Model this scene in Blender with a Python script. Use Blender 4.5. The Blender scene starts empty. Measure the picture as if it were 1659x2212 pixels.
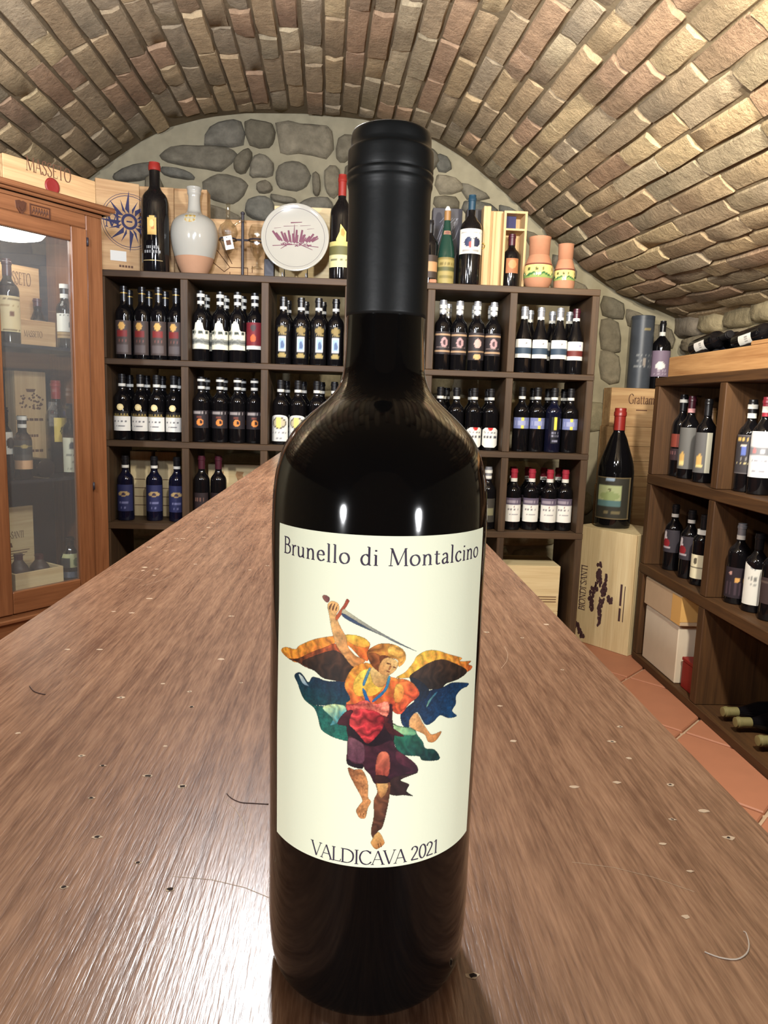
import bpy, bmesh, math, random
import numpy as np
from mathutils import Vector, Matrix

random.seed(7)
SC = bpy.context.scene
COL = SC.collection

# ------------------------------------------------------------------ camera
CAM = np.array([-0.0115, -0.2482, 0.2128])
FPX, PCX, PCY = 1560.0, 829.5, 1106.0
ROLL, PITCH, YAW = 0.032536, 0.146045, 0.049427
_F = np.array([math.sin(YAW)*math.cos(PITCH), math.cos(YAW)*math.cos(PITCH), -math.sin(PITCH)])
_R0 = np.array([math.cos(YAW), -math.sin(YAW), 0.0])
_U0 = np.cross(_R0, _F)
_R = _R0*math.cos(ROLL) + _U0*math.sin(ROLL)
_U = _U0*math.cos(ROLL) - _R0*math.sin(ROLL)
cd = bpy.data.cameras.new('camera')
cd.sensor_fit = 'VERTICAL'
cd.sensor_height = 36.0
cd.sensor_width = 27.0
cd.lens = FPX*36.0/2212.0
cd.clip_start = 0.01
cd.clip_end = 50
cam = bpy.data.objects.new('camera', cd)
COL.objects.link(cam)
m3 = Matrix(((_R[0], _U[0], -_F[0]), (_R[1], _U[1], -_F[1]), (_R[2], _U[2], -_F[2])))
cam.matrix_world = Matrix.Translation(Vector(CAM)) @ m3.to_4x4()
SC.camera = cam

def ray(x, y):
    return _F + _R*(x-PCX)/FPX + _U*(PCY-y)/FPX

def at(x, y, a, v):
    """the point of the plane (axis a = v) that is measured at x, y in the survey photo"""
    d = ray(x, y)
    return CAM + d*((v-CAM[a])/d[a])

# ------------------------------------------------------------------ world, lights, exposure
w = bpy.data.worlds.new('world')
SC.world = w
w.use_nodes = True
w.node_tree.nodes['Background'].inputs[0].default_value = (1.0, 0.86, 0.68, 1)
w.node_tree.nodes['Background'].inputs[1].default_value = 0.03
SC.view_settings.view_transform = 'Standard'
SC.view_settings.look = 'None'
SC.view_settings.exposure = 0.0
SC.view_settings.gamma = 1.0
SC.view_settings.use_curve_mapping = False

def lamp(name, loc, watts, col, rad, target=None, cone=None, blend=0.5):
    l = bpy.data.lights.new(name, 'SPOT' if target else 'POINT')
    l.energy = watts
    l.color = col
    l.shadow_soft_size = rad
    o = bpy.data.objects.new(name, l)
    o.location = loc
    COL.objects.link(o)
    if target:
        l.spot_size = math.radians(cone)
        l.spot_blend = blend
        o.rotation_euler = (Vector(target)-Vector(loc)).to_track_quat('-Z', 'Y').to_euler()
    return o

WARM = (1.0, 0.94, 0.82)
NEUT = (0.97, 0.98, 1.0)
COOL = (0.97, 0.98, 1.0)
lamp('lamp_over_counter', (-0.17, 1.12, 1.05), 67, NEUT, 0.06)
lamp('lamp_behind_one', (-1.3, -1.6, 0.085), 122, COOL, 0.09, target=(0.0, 0.0, 0.13), cone=26, blend=0.4)
lamp('lamp_behind_two', (0.9, -1.2, 0.085), 62, COOL, 0.07, target=(0.0, 0.0, 0.13), cone=30, blend=0.4)
lamp('lamp_vault', (0.30, 0.62, 0.98), 190, WARM, 0.05, target=(1.2, 1.92, 1.36), cone=84, blend=0.7)
lamp('lamp_aisle', (0.86, 0.95, 1.02), 205, WARM, 0.05, target=(1.2, 3.0, -0.5), cone=126, blend=0.75)
lamp('fill_crown', (-0.35, 0.75, 0.85), 128, (0.90, 0.98, 1.16), 0.06, target=(-0.5, 2.1, 1.75), cone=130, blend=0.8)  # added upward fill light for the crown bricks, not a fixture of the cellar
lamp('fill_by_cabinet', (-1.25, 0.85, 0.95), 98, NEUT, 0.06, target=(-1.30, 2.5, 0.85), cone=150, blend=0.4)  # added fill light that brightens the cabinet front and the vault above it

# ------------------------------------------------------------------ helpers
def s2l(c):
    out = []
    for v in c:
        v = v/255.0
        out.append(v/12.92 if v <= 0.04045 else ((v+0.055)/1.055)**2.4)
    return out

class MB:
    """collects geometry for one mesh object"""
    def __init__(self):
        self.v, self.f, self.mi, self.c = [], [], [], []
    def add(self, verts, faces, mi=0, col=None):
        b = len(self.v)
        self.v += [tuple(p) for p in verts]
        self.f += [tuple(b+i for i in f) for f in faces]
        self.mi += [mi]*len(faces)
        if col is not None:
            while len(self.c) < b:
                self.c.append((1, 1, 1))
            if len(col) == len(verts) and not isinstance(col[0], (int, float)):
                self.c += list(col)
            else:
                self.c += [tuple(col)]*len(verts)
        return self
    def box(self, x0, x1, y0, y1, z0, z1, mi=0, b=0.0, col=None, M=None):
        if b <= 0:
            vs = [(x, y, z) for z in (z0, z1) for y in (y0, y1) for x in (x0, x1)]
            fs = [(0, 2, 3, 1), (4, 5, 7, 6), (0, 1, 5, 4), (2, 6, 7, 3), (0, 4, 6, 2), (1, 3, 7, 5)]
        else:
            b = min(b, (x1-x0)/2.01, (y1-y0)/2.01, (z1-z0)/2.01)
            vs, idx = [], {}
            X, Y, Z = (x0, x1), (y0, y1), (z0, z1)
            for i in (0, 1):
                for j in (0, 1):
                    for k in (0, 1):
                        sx, sy, sz = (1-2*i)*b, (1-2*j)*b, (1-2*k)*b
                        for a in range(3):
                            p = [X[i]+sx, Y[j]+sy, Z[k]+sz]
                            p[a] -= (sx, sy, sz)[a]
                            idx[i, j, k, a] = len(vs)
                            vs.append(tuple(p))
            fs = []
            for a in range(3):
                o1, o2 = (a+1) % 3, (a+2) % 3
                for s in (0, 1):
                    q = []
                    for (u, t) in ((0, 0), (1, 0), (1, 1), (0, 1)):
                        k = [0, 0, 0]; k[a] = s; k[o1] = u; k[o2] = t
                        q.append(idx[k[0], k[1], k[2], a])
                    fs.append(tuple(q if s else q[::-1]))
            for a in range(3):
                o1, o2 = (a+1) % 3, (a+2) % 3
                for u in (0, 1):
                    for t in (0, 1):
                        k0 = [0, 0, 0]; k0[o1] = u; k0[o2] = t
                        k1 = list(k0); k1[a] = 1
                        q = (idx[(*k0, o1)], idx[(*k1, o1)], idx[(*k1, o2)], idx[(*k0, o2)])
                        fs.append(q if (u == t) == False else q[::-1])
            for i in (0, 1):
                for j in (0, 1):
                    for k in (0, 1):
                        q = tuple(idx[i, j, k, a] for a in range(3))
                        fs.append(q if (i+j+k) % 2 else q[::-1])
        if M is not None:
            vs = [tuple(M @ Vector(p)) for p in vs]
        return self.add(vs, fs, mi, col)
    def lathe(self, prof, n=24, mi=0, cap0=True, cap1=True, M=None, col=None):
        vs, fs = [], []
        for (r, z) in prof:
            for i in range(n):
                a = 2*math.pi*i/n
                vs.append((r*math.cos(a), r*math.sin(a), z))
        for k in range(len(prof)-1):
            for i in range(n):
                j = (i+1) % n
                fs.append((k*n+i, k*n+j, (k+1)*n+j, (k+1)*n+i))
        if cap0:
            fs.append(tuple(range(n))[::-1])
        if cap1:
            fs.append(tuple((len(prof)-1)*n+i for i in range(n)))
        if M is not None:
            vs = [tuple(M @ Vector(p)) for p in vs]
        return self.add(vs, fs, mi, col)
    def tube(self, pts, r, n=8, mi=0, col=None):
        pts = [Vector(p) for p in pts]
        rs = r if isinstance(r, (list, tuple)) else [r]*len(pts)
        vs, fs = [], []
        up = Vector((0, 0, 1))
        for i, p in enumerate(pts):
            t = (pts[min(i+1, len(pts)-1)]-pts[max(i-1, 0)]).normalized()
            s = t.cross(up)
            if s.length < 1e-3:
                s = t.cross(Vector((1, 0, 0)))
            s.normalize()
            q = s.cross(t)
            for k in range(n):
                a = 2*math.pi*k/n
                vs.append(tuple(p+(s*math.cos(a)+q*math.sin(a))*rs[i]))
        for i in range(len(pts)-1):
            for k in range(n):
                j = (k+1) % n
                fs.append((i*n+k, (i+1)*n+k, (i+1)*n+j, i*n+j))
        fs.append(tuple(range(n)))
        fs.append(tuple((len(pts)-1)*n+k for k in range(n))[::-1])
        return self.add(vs, fs, mi, col)
    def prism(self, poly, h, M=None, mi=0, col=None):
        """poly: outline in x,z (counter-clockwise seen from -y); front face at y=0, thickness h behind it"""
        n = len(poly)
        vs = [(x, 0, z) for x, z in poly]+[(x, h, z) for x, z in poly]
        fs = [tuple(range(n)), tuple(range(n, 2*n))[::-1]]+[(i, n+i, n+(i+1) % n, (i+1) % n) for i in range(n)]
        if M is not None:
            vs = [tuple(M @ Vector(p)) for p in vs]
        return self.add(vs, fs, mi, col)
    def mesh(self, name, mats, smooth=False):
        me = bpy.data.meshes.new(name)
        me.from_pydata(self.v, [], self.f)
        for m in (mats if isinstance(mats, (list, tuple)) else [mats]):
            me.materials.append(m)
        if any(self.mi):
            me.polygons.foreach_set('material_index', self.mi)
        if smooth:
            me.polygons.foreach_set('use_smooth', [True]*len(me.polygons))
            if smooth != 'all':
                me.set_sharp_from_angle(angle=math.radians(38))
        if self.c:
            while len(self.c) < len(self.v):
                self.c.append((1, 1, 1))
            ca = me.color_attributes.new('Col', 'FLOAT_COLOR', 'POINT')
            ca.data.foreach_set('color', [x for c in self.c for x in (c[0], c[1], c[2], 1.0)])
        me.update()
        return me

def link(name, me, parent=None, loc=None, rot=None):
    o = bpy.data.objects.new(name, me)
    COL.objects.link(o)
    if parent:
        o.parent = parent
    if loc is not None:
        o.location = loc
    if rot is not None:
        o.rotation_euler = rot
    return o

def obj(name, mb, mats, parent=None, smooth=False, loc=None, rot=None):
    return link(name, mb.mesh(name, mats, smooth), parent, loc, rot)

def tag(o, label=None, cat=None, group=None, kind=None):
    if label: o['label'] = label
    if cat: o['category'] = cat
    if group: o['group'] = group
    if kind: o['kind'] = kind
    return o

def thing(name, label, cat, loc=(0, 0, 0), rz=0, group=None, rot=None):
    o = bpy.data.objects.new(name, None)
    o.empty_display_size = 0.05
    COL.objects.link(o)
    o.location = loc
    o.rotation_euler = rot if rot else (0, 0, rz)
    return tag(o, label, cat, group)

def dup(root, loc, rz=0, label=None, rot=None):
    r = root.copy()
    COL.objects.link(r)
    r.location = loc
    r.rotation_euler = rot if rot else (0, 0, rz)
    if label: r['label'] = label
    for ch in list(root.children):
        c = ch.copy(); COL.objects.link(c); c.parent = r
        for g in ch.children:
            d = g.copy(); COL.objects.link(d); d.parent = c
    return r

# ------------------------------------------------------------------ materials
def newmat(name):
    m = bpy.data.materials.new(name)
    m.use_nodes = True
    return m, m.node_tree, m.node_tree.nodes['Principled BSDF']

def N(nt, t, **k):
    n = nt.nodes.new(t)
    for a, b in k.items():
        if a.startswith('i_'):
            n.inputs[a[2:].replace('_', ' ')].default_value = b
        else:
            setattr(n, a, b)
    return n

def plain(name, rgb, rough=0.5, metal=0.0, spec=0.5, bump=0.0, bscale=200.0, var=0.0, coat=0.0):
    m, nt, p = newmat(name)
    c = s2l(rgb)
    p.inputs['Base Color'].default_value = (*c, 1)
    p.inputs['Roughness'].default_value = rough
    p.inputs['Metallic'].default_value = metal
    p.inputs['Specular IOR Level'].default_value = spec
    p.inputs['Coat Weight'].default_value = coat
    tc = N(nt, 'ShaderNodeTexCoord')
    nz = N(nt, 'ShaderNodeTexNoise', i_Scale=bscale, i_Detail=4.0)
    nt.links.new(tc.outputs['Object'], nz.inputs['Vector'])
    if bump:
        b = N(nt, 'ShaderNodeBump', i_Strength=bump, i_Distance=0.002)
        nt.links.new(nz.outputs['Fac'], b.inputs['Height'])
        nt.links.new(b.outputs['Normal'], p.inputs['Normal'])
    if var:
        mx = N(nt, 'ShaderNodeMix', data_type='RGBA')
        mx.inputs[6].default_value = (*[x*(1-var) for x in c], 1)
        mx.inputs[7].default_value = (*[min(1, x*(1+var)) for x in c], 1)
        nt.links.new(nz.outputs['Fac'], mx.inputs[0])
        nt.links.new(mx.outputs[2], p.inputs['Base Color'])
    return m

def wood(name, ca, cb, axis=0, scale=1.0, rough=0.45, bump=0.15, contrast=1.0, coat=0.0, spec=0.4, knots=False, coord='Object'):
    m, nt, p = newmat(name)
    tc = N(nt, 'ShaderNodeTexCoord')
    mp = N(nt, 'ShaderNodeMapping')
    st = [26*scale]*3
    st[axis] = 1.6*scale
    mp.inputs['Scale'].default_value = st
    nt.links.new(tc.outputs[coord], mp.inputs['Vector'])
    oi = N(nt, 'ShaderNodeObjectInfo')
    ad = N(nt, 'ShaderNodeVectorMath', operation='ADD')
    mu = N(nt, 'ShaderNodeMath', operation='MULTIPLY')
    mu.inputs[1].default_value = 37.0
    nt.links.new(oi.outputs['Random'], mu.inputs[0])
    nt.links.new(mp.outputs['Vector'], ad.inputs[0])
    nt.links.new(mu.outputs[0], ad.inputs[1])
    n1 = N(nt, 'ShaderNodeTexNoise', i_Scale=1.0, i_Detail=5.0, i_Roughness=0.6, i_Distortion=0.6)
    nt.links.new(ad.outputs[0], n1.inputs['Vector'])
    mp2 = N(nt, 'ShaderNodeMapping')
    st2 = [150*scale]*3
    st2[axis] = 6*scale
    mp2.inputs['Scale'].default_value = st2
    nt.links.new(tc.outputs[coord], mp2.inputs['Vector'])
    n2 = N(nt, 'ShaderNodeTexNoise', i_Scale=1.0, i_Detail=3.0)
    nt.links.new(mp2.outputs['Vector'], n2.inputs['Vector'])
    av = N(nt, 'ShaderNodeMath', operation='MULTIPLY_ADD')
    av.inputs[1].default_value = 0.45
    nt.links.new(n2.outputs['Fac'], av.inputs[0])
    nt.links.new(n1.outputs['Fac'], av.inputs[2])
    r = N(nt, 'ShaderNodeValToRGB')
    r.color_ramp.elements[0].position = 0.72-0.22*contrast
    r.color_ramp.elements[1].position = 0.72+0.22*contrast
    r.color_ramp.elements[0].color = (*s2l(cb), 1)
    r.color_ramp.elements[1].color = (*s2l(ca), 1)
    nt.links.new(av.outputs[0], r.inputs['Fac'])
    out = r.outputs['Color']
    nt.links.new(out, p.inputs['Base Color'])
    p.inputs['Roughness'].default_value = rough
    p.inputs['Specular IOR Level'].default_value = spec
    p.inputs['Coat Weight'].default_value = coat
    b = N(nt, 'ShaderNodeBump', i_Strength=bump, i_Distance=0.002)
    nt.links.new(av.outputs[0], b.inputs['Height'])
    nt.links.new(b.outputs['Normal'], p.inputs['Normal'])
    return m

def vcol(name, rough=0.6, bump=0.0, bscale=300.0, spec=0.3, grain=0.0, gscale=60.0, metal=0.0):
    """colour comes from the mesh's own print / brick colour, broken up by fine noise"""
    m, nt, p = newmat(name)
    a = N(nt, 'ShaderNodeAttribute', attribute_name='Col')
    tc = N(nt, 'ShaderNodeTexCoord')
    src = a.outputs['Color']
    if grain:
        nz = N(nt, 'ShaderNodeTexNoise', i_Scale=gscale, i_Detail=6.0, i_Roughness=0.65)
        nt.links.new(tc.outputs['Object'], nz.inputs['Vector'])
        rp = N(nt, 'ShaderNodeMapRange')
        rp.inputs[1].default_value = 0.3
        rp.inputs[2].default_value = 0.7
        rp.inputs[3].default_value = 1-grain
        rp.inputs[4].default_value = 1+grain
        nt.links.new(nz.outputs['Fac'], rp.inputs[0])
        vm = N(nt, 'ShaderNodeVectorMath', operation='SCALE')
        nt.links.new(src, vm.inputs[0])
        nt.links.new(rp.outputs[0], vm.inputs['Scale'])
        src = vm.outputs[0]
    nt.links.new(src, p.inputs['Base Color'])
    p.inputs['Roughness'].default_value = rough
    p.inputs['Specular IOR Level'].default_value = spec
    p.inputs['Metallic'].default_value = metal
    if bump:
        nb = N(nt, 'ShaderNodeTexNoise', i_Scale=bscale, i_Detail=7.0, i_Roughness=0.68)
        nt.links.new(tc.outputs['Object'], nb.inputs['Vector'])
        b = N(nt, 'ShaderNodeBump', i_Strength=bump, i_Distance=0.012)
        nt.links.new(nb.outputs['Fac'], b.inputs['Height'])
        nt.links.new(b.outputs['Normal'], p.inputs['Normal'])
    return m

def clearglass(name, tint=(1, 1, 1), refl=0.12, haze=0.0, rough=0.02):
    m, nt, p = newmat(name)
    nt.nodes.remove(p)
    out = nt.nodes['Material Output']
    tr = N(nt, 'ShaderNodeBsdfTransparent')
    tr.inputs[0].default_value = (*tint, 1)
    gl = N(nt, 'ShaderNodeBsdfGlossy', i_Roughness=rough)
    fr = N(nt, 'ShaderNodeLayerWeight', i_Blend=0.5)
    pw = N(nt, 'ShaderNodeMath', operation='POWER')
    pw.inputs[1].default_value = 3.5
    nt.links.new(fr.outputs['Facing'], pw.inputs[0])
    mr = N(nt, 'ShaderNodeMath', operation='MULTIPLY_ADD')
    mr.inputs[1].default_value = 0.7
    mr.inputs[2].default_value = refl*0.4
    nt.links.new(pw.outputs[0], mr.inputs[0])
    mx = N(nt, 'ShaderNodeMixShader')
    nt.links.new(mr.outputs[0], mx.inputs[0])
    nt.links.new(tr.outputs[0], mx.inputs[1])
    nt.links.new(gl.outputs[0], mx.inputs[2])
    last = mx.outputs[0]
    if haze:
        df = N(nt, 'ShaderNodeBsdfDiffuse')
        df.inputs[0].default_value = (0.8, 0.8, 0.78, 1)
        m2 = N(nt, 'ShaderNodeMixShader')
        m2.inputs[0].default_value = haze
        nt.links.new(last, m2.inputs[1])
        nt.links.new(df.outputs[0], m2.inputs[2])
        last = m2.outputs[0]
    nt.links.new(last, out.inputs['Surface'])
    return m

def emis(name, rgb, s):
    m, nt, p = newmat(name)
    p.inputs['Base Color'].default_value = (*s2l(rgb), 1)
    p.inputs['Emission Color'].default_value = (*s2l(rgb), 1)
    p.inputs['Emission Strength'].default_value = s
    return m

M_glass = plain('dark_bottle_glass', (14, 13, 15), 0.06, spec=0.5)
M_hero = plain('black_bottle_glass', (9, 8, 8), 0.07, spec=0.5, bump=0.02, bscale=60)
M_blueglass = plain('blue_black_glass', (16, 17, 34), 0.08)
M_green = plain('green_glass', (30, 58, 48), 0.08)
M_caps = plain('black_foil', (22, 23, 23), 0.45, spec=0.25, bump=0.08, bscale=90)
M_capd = plain('dark_capsule', (24, 23, 25), 0.3)
M_capred = plain('red_capsule', (150, 42, 56), 0.35)
M_wax = plain('red_wax', (142, 40, 33), 0.35, bump=0.2, bscale=40)
M_capmar = plain('maroon_capsule', (64, 22, 34), 0.35)
M_capsil = plain('silver_capsule', (170, 172, 178), 0.3, metal=0.6)
M_capteal = plain('teal_capsule', (28, 58, 76), 0.35)
M_captan = plain('tan_wax', (142, 104, 60), 0.4)
M_capyel = plain('pale_wax', (120, 112, 72), 0.5, bump=0.3, bscale=60)
M_band = plain('paper_band', (216, 214, 204), 0.6)
M_label = vcol('printed_paper', 0.55)
M_paper = plain('cream_paper', (244, 246, 216), 0.62, spec=0.25, bump=0.03, bscale=900)
M_ink = plain('violet_ink', (46, 30, 56), 0.6)
M_brand = plain('burnt_print', (92, 58, 36), 0.7)
M_inkblue = plain('blue_stamp_ink', (34, 32, 74), 0.7)
M_seal = plain('red_seal', (128, 34, 32), 0.45, bump=0.3, bscale=60)
M_rack = wood('rack_wood', (82, 60, 38), (46, 33, 20), axis=0, rough=0.6, contrast=1.2)
M_rackv = wood('rack_wood_upright', (82, 60, 38), (46, 33, 20), axis=2, rough=0.6, contrast=1.2)
M_rackr = wood('side_rack_wood', (88, 59, 31), (49, 30, 14), axis=1, rough=0.6, contrast=1.2)
M_rackrv = wood('side_rack_upright_wood', (88, 59, 31), (49, 30, 14), axis=2, rough=0.6, contrast=1.2)
M_cab = wood('cabinet_wood', (140, 92, 59), (96, 57, 33), axis=2, rough=0.36, contrast=1.2, coat=0.2)
M_cabx = wood('cabinet_wood_rail', (140, 92, 59), (96, 57, 33), axis=0, rough=0.33, contrast=1.2, coat=0.2)
M_pine = wood('pine_crate_wood', (206, 170, 122), (158, 116, 74), axis=0, rough=0.65, contrast=1.3)
M_pinev = wood('pine_crate_wood_upright', (212, 182, 134), (172, 134, 88), axis=2, rough=0.65, contrast=1.3)
M_pale = wood('pale_crate_wood', (224, 205, 160), (196, 170, 124), axis=2, rough=0.7, contrast=1.2)
M_palex = wood('pale_crate_wood_flat', (224, 205, 160), (196, 170, 124), axis=0, rough=0.7, contrast=1.2)
M_orange = wood('amber_crate_wood', (190, 146, 96), (138, 94, 54), axis=1, rough=0.6, contrast=1.2)
M_card = plain('cardboard', (186, 160, 128), 0.8, var=0.06, bscale=20)
M_cardw = plain('white_cardboard', (206, 192, 168), 0.75, var=0.06, bscale=20)
M_redbox = plain('red_card', (132, 24, 22), 0.5)
M_terra = plain('terracotta', (164, 114, 84), 0.75, var=0.08, bscale=60, bump=0.1)
M_terrad = plain('terracotta_line', (104, 48, 34), 0.6)
M_glaze = vcol('painted_glaze', 0.15, spec=0.5)
M_ceram = plain('white_glaze', (168, 165, 154), 0.12, spec=0.5, var=0.03, bscale=8)
M_clay = plain('bare_clay', (172, 130, 100), 0.8, var=0.06, bscale=40)
M_gold = plain('gold_print', (176, 140, 66), 0.35, metal=0.4)
M_iron = plain('black_iron', (40, 36, 44), 0.5)
M_clear = clearglass('clear_glass', (0.88, 0.86, 0.80), 0.4)
M_pane = clearglass('cabinet_pane', (0.93, 0.94, 0.94), 0.1, haze=0.045)
M_tin = vcol('tin_print', 0.4, grain=0.1, gscale=20)
M_brick = vcol('old_brick', 0.9, bump=1.0, bscale=55, spec=0.15, grain=0.24, gscale=26)
M_mortar = plain('dark_mortar', (112, 98, 76), 0.95, bump=1.0, bscale=60, var=0.2, spec=0.1)
M_stone = vcol('field_stone', 0.9, bump=0.7, bscale=30, spec=0.15, grain=0.25, gscale=22)
M_plaster = plain('lime_mortar', (148, 139, 115), 0.95, bump=1.0, bscale=16, var=0.30, spec=0.1)
M_tile = plain('terracotta_tile', (164, 108, 80), 0.6, var=0.1, bscale=12, bump=0.05)
M_grout = plain('grout', (176, 150, 122), 0.9)
M_darkwall = plain('rear_plaster', (120, 104, 84), 0.9, var=0.1, bscale=6)
M_mirror = plain('cabinet_back', (40, 40, 44), 0.25)
M_bulb = emis('lit_diffuser', (255, 250, 236), 9.0)
M_fibre = plain('fibre', (190, 176, 160), 0.6)
M_fibred = plain('dark_fibre', (80, 56, 50), 0.6)
M_chip = plain('bare_wood_chip', (214, 190, 160), 0.7)
M_hole = plain('worm_hole', (40, 22, 14), 0.9)

def counterwood():
    m, nt, p = newmat('counter_wood')
    tc = N(nt, 'ShaderNodeTexCoord')
    def nz(sx, sy, det, dist=0.0, rough=.6):
        mp = N(nt, 'ShaderNodeMapping')
        mp.inputs['Scale'].default_value = (sx, sy, 1)
        nt.links.new(tc.outputs['Object'], mp.inputs['Vector'])
        n = N(nt, 'ShaderNodeTexNoise', i_Scale=1.0, i_Detail=det, i_Roughness=rough, i_Distortion=dist)
        nt.links.new(mp.outputs['Vector'], n.inputs['Vector'])
        return n.outputs['Fac']
    fine, broad, flame = nz(620, 42, 3), nz(9, 5, 4), nz(120, 5, 4, .4)
    def mad(x, k, y):
        q = N(nt, 'ShaderNodeMath', operation='MULTIPLY_ADD')
        nt.links.new(x, q.inputs[0]); q.inputs[1].default_value = k
        if y is None: q.inputs[2].default_value = 0
        else: nt.links.new(y, q.inputs[2])
        return q.outputs[0]
    s = mad(fine, .55, mad(flame, .55, mad(broad, .35, None)))
    r = N(nt, 'ShaderNodeValToRGB')
    r.color_ramp.elements[0].position = .58
    r.color_ramp.elements[1].position = .90
    r.color_ramp.elements[0].color = (*s2l((112, 76, 56)), 1)
    r.color_ramp.elements[1].color = (*s2l((180, 138, 108)), 1)
    nt.links.new(s, r.inputs['Fac'])
    nt.links.new(r.outputs['Color'], p.inputs['Base Color'])
    p.inputs['Roughness'].default_value = .27
    p.inputs['Specular IOR Level'].default_value = .5
    b = N(nt, 'ShaderNodeBump', i_Strength=.32, i_Distance=.0006)
    nt.links.new(mad(fine, 1.0, mad(flame, .5, None)), b.inputs['Height'])
    nt.links.new(b.outputs['Normal'], p.inputs['Normal'])
    return m
M_counter = counterwood()

M_carve = plain('carved_wood', (74, 42, 28), 0.4)

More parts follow.
